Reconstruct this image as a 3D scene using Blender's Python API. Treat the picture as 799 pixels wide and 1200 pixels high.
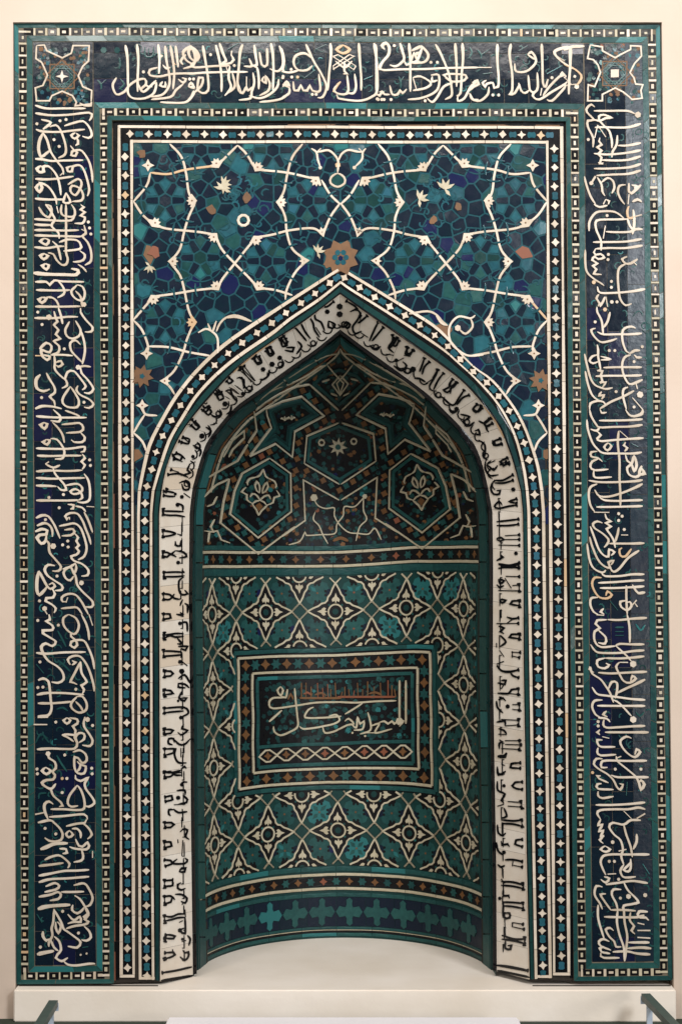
import bpy, math, random
import numpy as np
from mathutils import Vector
random.seed(7); rng=np.random.default_rng(7)
R=math.radians
for o in list(bpy.data.objects): bpy.data.objects.remove(o)
scene=bpy.context.scene; col=scene.collection
# ---------------------------------------------------------------- camera
FPX=2133.0; CX,CY=399.5,600.0; PITCH=R(1.4)
CAM=np.array([0.0,-6.4,1.607])
cam_d=bpy.data.cameras.new('camera'); cam=bpy.data.objects.new('camera',cam_d); col.objects.link(cam)
cam_d.sensor_fit='VERTICAL'; cam_d.sensor_height=24; cam_d.lens=FPX/1200*24; cam_d.clip_end=100
cam.location=CAM; cam.rotation_euler=(R(90)+PITCH,0,0); scene.camera=cam
# ---------------------------------------------------------------- light
w=bpy.data.worlds.new('World'); scene.world=w; w.use_nodes=True
w.node_tree.nodes['Background'].inputs[0].default_value=(1.0,0.93,0.86,1)
w.node_tree.nodes['Background'].inputs[1].default_value=0.13
def area(name,loc,target,sx,sy,power,color):
    l=bpy.data.lights.new(name,'AREA'); l.shape='RECTANGLE'; l.size=sx; l.size_y=sy; l.energy=power; l.color=color
    o=bpy.data.objects.new(name,l); col.objects.link(o); o.location=loc
    d=Vector(target)-Vector(loc); o.rotation_euler=d.to_track_quat('-Z','Y').to_euler(); return o
area('key_gallery_lamp',(3.25,-5.9,3.9),(0.0,0,2.0),1.15,1.5,265,(0.93,0.97,1.0))
area('fill_gallery_lamp',(-3.4,-5.2,3.6),(0,0,1.2),1.0,1.0,105,(1.0,0.93,0.84))
area('ceiling_gallery_lamp',(0.0,-2.6,4.6),(0,0.2,0.3),3.4,0.8,165,(1.0,0.94,0.88))
area('low_fill_lamp',(2.9,-4.3,0.75),(0,0.1,0.3),0.8,0.6,36,(1.0,0.93,0.84))  # unseen low fill, added to brighten the lower half
scene.view_settings.view_transform='Standard'; scene.view_settings.look='None'
scene.view_settings.exposure=-0.06; scene.view_settings.gamma=1; scene.view_settings.use_curve_mapping=False
# traced lettering and strapwork: centre lines of the strokes
LEFT='''
@35 120
70,40 200,75 400,75 660,75
590,10 640,40 720,40 730,0
70,130 250,155 450,150 700,125 730,170 700,220
410,280 500,250 600,225 650,235 710,310 730,390 690,420 620,400
140,205 250,240 160,320
80,320 160,345 350,350 500,335 650,320
240,290 310,270 360,320 410,450 430,560 410,620 340,655
160,360 120,450 110,560 140,640 200,600 250,560
160,360 210,450 250,580 330,700 390,780 400,850
360,220
430,205
290,440
350,520
90,255
540,360 490,390 530,430 580,390 550,365
550,410 570,450 570,490 540,510
480,510 520,560 560,590 540,630 490,620 500,580 590,560 640,600 700,700 730,820 740,940
70,665 150,670 260,690 400,685 630,680
140,745 90,780 120,820 170,810 160,760 220,750 280,800 330,880 360,1000 370,1090
500,750 440,770 450,810 500,810 510,755 590,740 640,800 680,920 700,1030 680,1100
400,820 360,860
70,900 200,905 340,895 520,870
120,950 80,1000 120,1050 150,1000 130,950 210,980 270,1050 310,1130 320,1198
70,1130 200,1140 340,1140 420,1140
430,1060 400,1170 480,1170 430,1060
450,965 570,900 610,940 600,1000 540,1090 480,1040 500,980 590,1010 630,1090 610,1150 500,1165
@35 240
110,30 160,110 230,150 260,90 250,20 190,0
190,0 240,60 280,130 300,180 260,250 340,330 350,400
320,20 340,100
380,0 370,80 400,130 520,140 530,60 490,0
430,0 430,200 430,400 430,560 450,640 430,700 380,705 320,650 280,580 220,565
60,170 200,180 350,190 490,185 530,140
60,235 160,240 270,240
60,300 250,300 400,305 580,300
60,360 200,365 400,370 570,375 620,370
600,0 640,30 600,60 650,90 600,130 650,150 640,200 620,220 530,220
640,240 650,280 660,340 620,370 680,440 720,540 720,660 650,710
610,290 650,310
690,205
705,275
720,345
180,395 130,430 200,470 230,420 180,395
270,430 330,490 360,600 370,650
350,440 450,410 560,420 600,470 590,520 400,545
590,540 650,590 630,650 560,670 510,670
60,500 200,510 340,490 410,490
180,575 130,600 170,640 220,600 180,575
570,700 630,740 670,790
190,690 150,715 200,760 230,710 190,690
50,800w40 200,815 400,820 550,820 570,770 490,750
70,905 200,905 240,940 290,890 400,900 640,905
320,880 370,930 410,1000 400,1050 330,1090
80,1000 250,1005 400,1005 480,1000
560,940 490,1020 540,1100 620,1120 650,1040 620,960 560,940
540,1010 600,1080 620,1198
150,1085 110,1110 150,1150 200,1100 150,1085
200,1085 270,1090 320,1130 350,1198
70,1195 200,1195 400,1195 600,1190
640,1170w60
@35 360
600,10 600,60 660,150 740,240 720,290 650,290
100,60
150,205
60,130 180,130 300,130 450,115 570,115
230,120w70
290,50 310,130 330,170 290,210 340,270 310,320 360,370 290,400 350,460 340,530 270,550
340,10 370,100 390,200
470,170 420,270 440,340 500,370 580,340 600,270 540,160
600,270 640,400 650,520 620,670
600,440 540,390 480,420 490,510 560,590 620,650
410,490
120,490 200,420 260,460 240,530 170,510 140,500 150,570 210,620 240,580 160,560
70,570 160,570
250,560 400,560 510,570
290,560 300,650 300,730 370,810 430,860 440,920 380,950
310,650 370,630 390,670 340,700 310,680
570,705 640,690 720,700w60
600,700 610,770 690,860 750,960 700,1010 640,1000
620,970 660,930 600,840 520,750 450,760 420,840 430,880
130,790 80,850 90,950 170,985 240,960
200,770 240,850 290,930 300,1000 240,1050 290,1100 300,1160
145,1060
480,930 400,1050 390,1120 450,1170 560,1170 580,1100 530,1000 480,930
570,920 550,970 600,1030 700,1080 750,1140 700,1180 640,1170
640,1115
70,1190 150,1160 270,1165 380,1190
@35 480
280,0 360,80 350,140 250,130
420,10 550,60 600,90
80,80 230,90 400,95 670,95
170,150 130,180 180,225 210,170 170,150
270,150 340,220 390,300 410,390
380,175 500,165 590,160 630,210 600,260 430,275
600,270 650,330 620,380 520,380 490,355
200,350 160,380 210,410 240,360 200,350
250,340 320,350 380,420 410,490 390,570 300,580
80,455 250,460 450,460 600,440 650,440 640,490 600,500
90,540 250,545 450,540 610,540
620,520 650,570 610,610 650,650 620,700
190,640 280,680 360,650
230,610 190,640
280,690 300,750 350,810 410,880 430,940 370,940 330,900
80,725 250,715 450,720 620,710
80,800 250,810 450,805 650,800
80,890 250,895 320,900
420,890 560,870 620,920 600,970 520,990 480,960 540,930 600,970 620,1030 580,1060
640,750 690,830 710,950 700,1060 630,1090 560,1080
80,1065 250,1065 450,1065 580,1060
230,1030
705,590
715,655
400,995
350,1150
450,1110 520,1120 510,1160 480,1165
540,1130 620,1150 660,1198
670,1135 760,1140
@35 600
80,70 150,40 220,50 280,130 320,210 360,310
190,90
90,160 180,130 240,160 270,220 270,290
70,230 150,200 210,220 200,260 120,270 90,300 140,370 190,340 200,270
190,320 230,370 230,420 240,480 300,550 370,640 340,690 270,690
280,400w70
640,0 690,100 740,240
460,60 440,90 420,50 470,15 560,20 620,100 660,200 700,300 720,380
470,60 470,90
350,165 430,150 530,135 600,190 650,320 670,430 640,520 570,560
410,210 510,200 530,230 490,270 380,280
530,250 570,300 550,340 580,390 550,420 580,460 550,500 490,520 520,570 620,610 690,680 680,740 610,750
450,340
390,385
455,410
390,670 480,640 540,600
540,600 550,660 520,720 490,650 440,660 400,710 430,780 480,800 520,750
300,630 220,620 180,670 210,740 290,800 380,860 380,910 300,920
325,750
480,640 540,750 560,850 620,930 740,1050 730,1110 650,1110
610,830w60
110,690 90,800 90,920 120,970 190,900 210,870
110,690 160,780 210,870 250,900 300,870 270,830 230,850
270,900 300,960 280,1000 200,1010 190,1040 260,1080 310,1130 290,1180
120,1040
180,1130w60
180,1150 210,1198
430,1050 390,1050 380,1000 450,960 540,970 610,1050 660,1140 690,1198
430,1060 450,1000
370,1130 470,1120 560,1120 620,1198
@35 720
230,0 240,60 200,80 270,130 270,180 160,190 160,220 240,270 310,320 270,370 190,340 140,380 160,450 220,540 330,610 390,680 400,760 340,800 260,790
100,70
340,125
460,0 400,40 400,120 450,190 520,230 560,200 580,120 540,40 460,0
610,0 660,100 690,200 700,300
700,0 740,130
490,210 490,260 540,300 560,360 530,390 480,360 490,320 560,300 640,310 690,390 740,520 760,640
80,450 200,460 400,445 660,440
g330,190 380,280 430,380
g330,530 400,590 480,670
g80,580 170,690
125,555
480,590 450,530 500,490 590,490 660,570 710,680 750,820 760,900
500,590 540,560 500,540
600,550 540,670 480,790 520,800 560,820
600,550 610,680 670,790 610,830 640,880 620,930
545,875
105,770 160,750 220,780 240,880 250,1000 260,1100 220,1180 100,1190
100,855
160,850
90,940 200,920 400,920 640,940
100,1040 250,1040 400,1030 500,1020
560,960 490,1040 500,1100 580,1150 660,1120 670,1040 620,960 560,960
540,1020 600,1080 630,1140
g320,1110 390,1090 450,1130
@35 840
50,90 210,90
100,5 220,5
310,60
440,10 400,40 440,80 480,40 440,10
470,10 560,30 560,80 510,110 540,160 530,240 560,310 530,370 400,375 250,370 90,380
650,0 640,40 640,110 700,200 740,280 710,340 620,330
680,30w60
740,100
380,210 450,240 520,290
380,210 450,205 540,215
570,310 540,240 580,190 640,200 640,260 580,300
415,445
g70,310 140,200 230,300
g320,450 370,540 440,640
g110,960 120,900 200,890
510,410 590,390 660,440 670,510 620,540 570,480 530,470 530,600 570,660 640,660 660,580 600,560 560,520
600,540 590,600 560,640
220,430w60 230,480 300,530 310,600 270,640 300,680 280,730 200,740 150,770 180,810 250,850 280,920 370,1000 390,1040 350,1050
190,590 150,630 200,670 250,630 190,590
200,830 260,840 310,780
90,610
95,665
385,720
440,720
385,885
730,600
735,665
540,680 540,720 600,750 690,710 650,770 660,840 740,950 760,1010 700,1050 650,1040
560,800 470,920 450,1010 490,1050 570,1040
560,800 600,850 640,960 640,1070 560,1090 400,1080 250,1080
280,1020 230,990 180,1020 180,1100 220,1198
70,1140 170,1120
230,1170 400,1160 640,1140 680,1198
@35 960
100,40 240,10 290,40 360,110 390,180 370,240 300,260 230,250 180,215
185,105
310,170
670,0 650,40 560,50 430,80
620,40 690,100 730,180 680,230
470,130 430,170 460,210 510,180 470,130
500,110 560,110 600,160 600,220
130,350w40 200,325 300,285 450,280
350,340 430,350 440,390 390,400
540,230 580,310 620,320 680,270 700,310 670,350 600,350 520,340 470,320
610,350 630,430 610,480 520,500
180,475 250,440 340,420 400,450 470,520 450,570
110,545 250,530 400,510
110,660 220,640 400,605 550,600 700,590
740,370 740,450
110,735 250,700 450,690 700,670
190,785 300,745 350,780 310,820 180,850
370,850 500,850 640,845
110,905 250,880 330,850 370,880 340,930 240,950
520,770 640,750 700,820 740,920 710,1000 660,1020
530,890 590,930 650,1020 690,1100 640,1140 680,1198
100,1050w40 180,1025 300,1010 480,1000
510,1000 500,1060 560,1100 620,1060 640,1030
390,1075
@35 1040
g90,310 150,410
290,250 280,400 260,480 270,560 230,640 230,690
290,260 370,400 400,480 440,510 550,590 600,640 560,700 450,685
330,400 370,450 340,530 310,470 310,400
450,310 520,380 590,340 600,400 520,400 450,420
650,240 690,320 650,370 690,400 650,430 520,450 430,480
640,450 700,510 720,580 670,620 610,610
575,530
160,510 160,570 200,620 240,600
290,570 350,630 370,730 330,780 310,820 380,860 450,820
250,610 290,700 340,740
130,695
90,780w35 180,760 290,740
600,785w25
670,770w25
400,860 450,900 550,910 700,890 770,890
g620,700 690,690
'''
RIGHT='''
@682 120
140,60 100,30 50,70 50,120 130,210 60,220 60,290 110,390 125,440 120,530
130,105 300,105 520,105 610,140
645,150w75
120,205 200,220 270,190 340,185 240,150 190,170 190,210 260,290 310,340 340,450 340,540
140,300 250,295 400,300 540,295 680,255
175,270 140,420
175,270 270,410
180,280 210,300
65,440
405,390 395,500 350,580 340,650
410,510 520,510 680,480
130,605 300,615 520,595 680,565
220,680 400,685 540,675 680,635
130,780 300,780 540,765 680,725
160,860 350,850 540,840 680,800
200,420 190,460 220,500 170,530 220,570 180,610 220,650 200,720 240,720 180,710
100,950w50 150,870
170,880 220,970 230,1050 260,1100
220,940 290,890 350,920 370,1000 340,1070
20,870 40,960 90,1100 150,1198
270,1140 240,1198
270,1140 310,1160 300,1198
500,970 430,980 410,1050 440,1130 490,1198
540,950 540,1050 570,1070 680,970
570,970 640,990 600,1010
540,1080 530,1198
580,1170 640,1140 690,1170
@682 240
130,0 200,30 290,10
75,310 80,200 150,100 250,80 380,90 480,160
285,130
520,170 400,175 200,180 150,210 160,300 200,390 215,440 215,540
265,250 240,400
270,320 400,325 550,320 620,290 700,290
120,440 300,440 500,435 690,405
150,520 130,560 150,590 210,580 250,620 180,640 140,610 110,650 170,690 120,720 160,760 130,810 220,820
150,520 300,510 500,510 700,480
590,60 600,150 600,250 580,350
520,160 550,250 600,310
620,140 690,120
540,20 520,80 540,160 620,140
300,585
295,645
30,530 30,680 50,790 130,870 210,920 250,950
130,910w50
335,900
335,970
170,960 200,1030 350,1035 550,1020 730,990
640,640 560,690 500,690 460,640 520,610
600,680 630,710
510,690 430,740 410,830 420,1000 440,1110 500,1180 570,1160
190,1050 160,1100 200,1160 180,1190
260,1080 240,1130 200,1198
270,1080 290,1198
340,1140w45
400,1140
@682 360
165,0 170,60 220,160 240,320
320,60 290,170 245,240
260,30w50
145,175
620,250 570,230 490,250 460,310 470,420 510,520 550,545
170,290 240,320 400,320 550,320 690,310
150,250 100,270 130,340 210,410 310,400 400,370
170,440 180,500 180,580 200,680 210,740
310,510
375,510
170,560 110,580 80,630 120,660 180,640
210,580 320,610 210,620
550,545 610,510 670,510
600,560 630,590 690,590
695,465
560,560 490,590 460,680 480,800 540,900 610,890 700,850
240,710 400,705 540,705 690,705
150,810 300,805 500,805 690,800
600,640
20,550 50,680 90,830 140,910 200,940 270,960 350,945
210,730 170,750 230,750 210,800 230,870 200,890 270,880 230,940
30,750 60,900 110,1030 180,1090 220,1100
390,990
220,990 190,1040 250,1030 220,1080
80,1198 90,1130 170,1100 240,1110 270,1150
200,1190 330,1110 470,1050 600,980
530,940 480,960 470,1040 510,1198
620,890 640,960
670,1025w80
580,1060 700,1198
600,1170
@682 480
80,0 100,80 160,180 200,210 350,205 550,200 700,180
200,0 220,40 280,35
500,0 540,60 600,80 690,50 700,0
190,130 350,130 550,125 700,115
50,120 60,230 110,380 170,460 240,510 400,515 600,515 690,500
90,230 160,250 200,210
160,250 210,300 170,340 210,370 400,355 540,345 710,335
420,250 410,400 430,600 430,800 440,1000 440,1130
430,250 540,345
295,390 250,440 290,480 335,430 295,390
500,380 480,420 520,450 490,490
170,490 100,500 100,550 180,570 230,610
180,580 110,610 90,670 140,710 300,700
130,710 130,780 180,800 340,790
500,530 520,600 570,640 600,720 630,650 600,550 570,640 520,680 540,760 620,790 690,750
690,660 660,750 720,750 690,690
70,830 200,850 400,850 600,840 700,825
140,940 190,1010 300,1020 450,980 600,920 700,870
170,870 90,910 70,1000 90,1120 140,1198
190,1020 250,1060 400,1070 550,1065 700,1060
160,1140 350,1140 550,1135 700,1130
g570,400 650,440
g280,590 350,560
@685 600
100,5 280,5
230,20 250,80 300,110 240,130 300,170 250,200 290,260 330,330 350,420
390,20
430,50
390,100
390,180 380,250 350,350
455,205
420,270 500,270
200,130 140,110 90,140 110,190 200,250 270,320 260,370 220,415
280,370 400,370 550,370 690,365
60,170 110,310 160,440 220,510 270,520 280,440 340,470 300,510
50,290 80,400 150,560 230,640 290,650 270,590 330,570 300,620
20,370 50,560 100,660 200,710 240,680
430,420 400,440 410,510 470,520 540,430
280,640 330,700 400,660 500,540 630,450
190,710 230,750 400,750 550,730 690,730
150,830 350,820 550,805 690,800
170,890 350,890 550,880 690,870
190,770 110,770 80,840 110,930 170,1000 260,1010 310,970 260,930 240,980
550,850 590,920 620,950 700,940
480,860 480,1010 490,1198
480,1040 410,1050 420,1110 490,1150 540,1100 520,1050 480,1060
540,1100 600,1030
580,1070 610,1110
150,1000 70,1010 60,1090 100,1170 150,1198
215,1130 180,1170 220,1198
g290,1040 380,1150
@685 720
130,5 220,10
490,0 510,100 520,200 520,330
260,60 400,65 550,50 720,40
250,60 140,70 120,110 170,160 110,200 110,310 180,380 350,370
150,180 240,270 230,340 150,330
350,370 400,345 550,350 690,350
60,350 120,430 200,450 400,450 550,430 690,420
360,370 480,480 540,550
560,580w80
230,510 140,540 150,610 230,630 280,590 240,570
230,510 400,515 550,505 690,490
400,560 360,610 400,700 450,780 520,800 590,750 550,720 530,780
500,560 400,560
150,680 300,690 500,680 720,670
100,680 50,640 60,610 80,690 180,760 240,840 290,920 330,1030
270,870 310,790 370,800 370,900 350,980
370,920 470,870 600,810 700,760
80,850 140,930 250,950 400,970 550,990 700,1000
330,1000 400,1040 540,1190
200,1000 110,1010 80,1080 120,1170 170,1198
140,1065 350,1070 550,1070 700,1070
250,1130 210,1170 260,1198
g350,150 400,150 450,150
g350,200 450,200
g350,245 450,245
g590,110 650,185 700,120
g590,1140 640,1190 690,1140
@685 840
150,10 250,20 290,60
220,30 210,90 250,125 400,120 550,110 700,105
150,55
150,105
560,30w80
170,150 140,180 170,210
230,180 400,180 600,180 740,180
200,230 280,250
200,270 140,270 150,320 190,350 350,350
150,360 140,410 180,450 360,440
540,250 480,230 410,280 430,350 500,430 580,470 640,410 600,380 580,440
360,460 380,520 500,620 590,700 630,780 650,850 690,790 650,740 620,770
420,460 370,480
720,510 500,515 250,510 190,530 190,590 260,590
200,490 130,490 100,550 160,610 260,670 330,740 370,820 410,850 440,790 400,780
350,610
650,610
85,650
180,690 140,690 160,720 270,770
300,680 380,705 550,705 740,705
190,780 140,790 150,840 330,850
150,870 150,920 200,950 330,930
120,1030 300,1030 500,1020 700,1000
180,1198 140,1130 180,1090 350,1080 500,1080 620,1060 700,1080
450,1100 540,1190
600,1190 700,1130
g490,760 480,920
@690 960
130,0 100,70 150,60 110,140 160,130 130,200 170,190 120,240 160,280
180,310 130,350 190,380 240,350 180,310
600,10 480,10 400,60 270,40 230,90 290,180 360,240 390,350 370,430 400,530
270,265w45
400,60 430,180 480,320 500,440
550,170 550,260 510,350
340,370 430,350
700,410 550,410 400,410 250,410 160,430 130,500 160,590 190,650
230,490
290,490
480,460 480,570 450,610 400,590 450,540 480,500
400,530 360,600 390,670 450,680 540,670
210,640 310,635
130,700 190,740 230,690 170,670
340,700
190,760 350,740 500,720 680,745
400,740 450,830 540,920 570,970 500,990 400,1010 390,1060
455,900w60
150,790 80,780 60,880 120,980 150,1050
190,870 130,880 170,950 220,1020 250,1060
370,820 280,820 260,880 310,980 330,1060
360,920
650,885w50
g620,520 700,640
@690 1040
100,200 100,350 140,500 170,590
250,260 400,260 540,270
170,340 350,345 550,345 640,320
330,260 320,400 350,550 400,700 410,860
400,220 410,400 440,560 430,700 410,860
680,280 580,280 570,340 660,350 690,380
560,410 640,430
560,500 710,500
560,580 710,590
450,640 600,640 700,640
440,710 600,700 720,710
270,750 440,745 560,770 710,780
480,290 470,380 520,450 490,500 530,540
280,500 240,470 190,490 230,570 290,630 310,690 370,690
230,630 160,600 110,630 130,680 250,730
170,690 120,710 140,750 240,770
130,760 130,800 170,820 350,820
'''
TOP='''
@110 42 6.66
250,75 265,180 270,400
340,70 350,190 345,330 345,440
180,330 150,390 180,460 240,440 280,390 340,350 400,340 410,380 370,420 390,440
270,380 270,450 310,490 400,490 470,450 490,370 460,380
390,285
400,380 430,400 460,400
350,380 390,440 490,350
500,250 440,270 440,310 520,320 620,300 800,295
505,70 515,180 510,300
530,160
560,80 570,200 590,300 590,390 540,460 450,480
540,360 520,390 560,400 560,360
600,80 620,200 630,300 620,420
640,80 655,200 660,250
540,230 570,260 600,250
620,200 640,230
760,80 700,130 720,190 780,230
760,80 790,150 780,230 700,260
700,230 680,200 720,150
660,340 700,370 720,340 690,330
700,380 640,430 600,480 450,500
750,340
780,340
740,400 780,410 760,370 740,400
790,450 720,520 600,525 520,520
g80,115w50
g185,115w50
g200,170 210,230 200,260
g30,345 60,380 60,420
g60,380 100,345
g400,90 405,160 460,160 470,90
g430,100 430,150
g210,340 240,380 200,420
@220 42 6.66
20,80 70,120 90,170 60,200 20,170 10,120 40,100 80,180 30,230 60,250 200,240 330,235
120,80 140,200 160,330 160,430 120,450 80,420 90,330 120,330 110,390 50,450
20,400 50,400 40,370
50,430 30,480 0,510
0,300 150,290 350,285 470,285
220,75 250,200 265,330 265,440
250,60 280,150 300,200 260,225 340,215 360,190 340,150
345,120 340,160
330,240 320,330 340,400 310,450 290,470
300,240 330,330
365,235
430,70 410,130 400,250 390,350 400,430 430,450 460,400 470,430 510,400
480,180 500,240 440,240
520,75 530,150 540,230 500,235 540,250 555,330 555,420
560,130 580,230 620,230 620,100
650,60 665,150 670,280 665,430
715,80 740,150 740,240 700,280 640,260
600,320 580,350 610,370 610,320 640,370 630,430 560,470
350,290 370,390 340,430 310,450
460,320 460,430
510,290 520,370 500,440 490,490 400,505
390,360 420,440
480,470 560,490 640,460 700,400 710,340
800,440 740,490 660,510 560,520
740,380 780,400 770,370 750,375
745,320
180,150
g310,110 400,60
@330 42 6.66
0,100 20,200 10,270 40,290
190,70 250,200 310,300 350,400 320,480 280,485
240,180 180,140 110,160 95,220 130,270 200,270 240,235
130,275 60,290 0,280
75,265
80,325
125,325
10,330
20,380 60,390 40,360 10,400
60,400 60,450 0,490
90,360 100,430 130,430 150,390 170,430 200,430 220,390 240,430 300,430 290,300
240,460
270,460
380,60 385,150 370,300 360,430
400,440 440,380 460,360
600,60 610,200 620,330 620,430
480,75 530,110 480,140 430,110 480,75
400,165 560,265
560,165 400,265
440,150 580,240
530,150 400,240
440,150 400,165
530,150 570,165
580,240 560,270
400,240 410,270
490,200 490,280 510,300 480,300
420,200 490,250 550,200
510,310 520,430 490,460 430,450 410,420 450,370
570,300 580,400 560,450 510,450
430,460 440,490 600,510 700,480 745,420 740,200 720,60
760,440 800,440
745,495
780,500
800,70 780,100
760,270 780,220 800,200
g260,110 350,70
g180,330 260,270
g640,345 710,315
@440 42 6.66
70,110 50,80 80,60 105,90 100,150 50,210 30,250 60,270 200,265 400,262 540,255 800,250
145,80
190,60 210,130 220,190 160,240 110,230
0,70 5,200 5,440
260,60 270,200 270,330 270,440
280,120 320,100 360,90 410,150 390,200 340,210 310,150 360,130
360,100 320,200 280,210 240,230 220,190
300,130 280,210 380,210
430,210
480,210
465,70 500,130 540,220 570,300 590,400 590,470 540,500
620,60 625,150 630,240 630,400
675,60 680,180 670,300 660,450 630,470
640,470 640,510 690,490 740,400 790,360 770,350
570,340 530,310 560,300 700,310 690,350 600,360 540,330
600,370 530,400 480,480 440,520 400,490
430,310 490,310 490,400 450,450 350,490 250,500
440,320 440,360 480,350
290,330 350,320 430,370 390,410 290,430
290,330 320,430
240,420 210,450 190,430 170,460 130,460 110,390
110,460 70,460 50,440 30,470 0,450
20,500
65,500
120,500
385,510
730,450 760,500 800,500
g180,320 195,360 195,410
g195,360 220,320
g730,90 750,130 730,170
@550 42 6.66
0,250 170,250
215,65 215,200 225,330 220,400 190,410 180,370 130,380 120,400 100,370 130,350
20,370 60,350 70,380 30,400 0,430
150,400 140,460 80,510 20,500 0,470
180,465
225,465
320,65 310,150 330,300 330,430 310,460 350,450 390,380
450,150 480,130 510,170 510,220 440,280 360,280 350,220
450,150 480,170 510,190
525,290 530,400 510,440 470,430 455,310
460,430 430,450 400,430 380,370
520,430 490,470 540,500 640,440 740,380 760,360
560,65 565,200 570,370 590,400 610,340
570,470 620,400 700,320 740,310 720,290 700,320
800,90 720,100 660,130 700,190 800,260
780,100 780,250 770,460
660,150 740,200
600,500 640,510 720,430 750,390
560,410 550,470
640,330
740,330 790,380
g380,120 450,80
g600,300 710,240
g100,300 180,290
g60,110 90,150 90,180
g90,150 150,110
@660 42 6.66
0,115 60,90 160,85
55,90 50,250 40,350 40,460
0,225 80,260 135,310 130,350 100,390
0,330 20,320
85,320
100,400w40
0,390 100,380
'''
CORNER='''
@660 42 6.66
205,75 300,90 300,120 400,175 440,150 520,110 520,80 600,85 605,160 550,220 515,290 545,330 560,380 615,385 600,430 610,490 530,500 510,480 460,440 400,410 300,460 300,510 185,510 190,385 240,400 260,350 285,290 265,230 230,190 185,180 205,75
@0 0 6.66
290,360 350,355 370,400 490,455 560,420 575,360 700,360 695,480 650,520 615,595 650,680 720,710 715,800
290,360 285,460 330,490 375,590 340,670 280,690 290,790 390,790 410,750 490,715 570,750 600,800 590,830 710,815 715,800
'''
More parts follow.
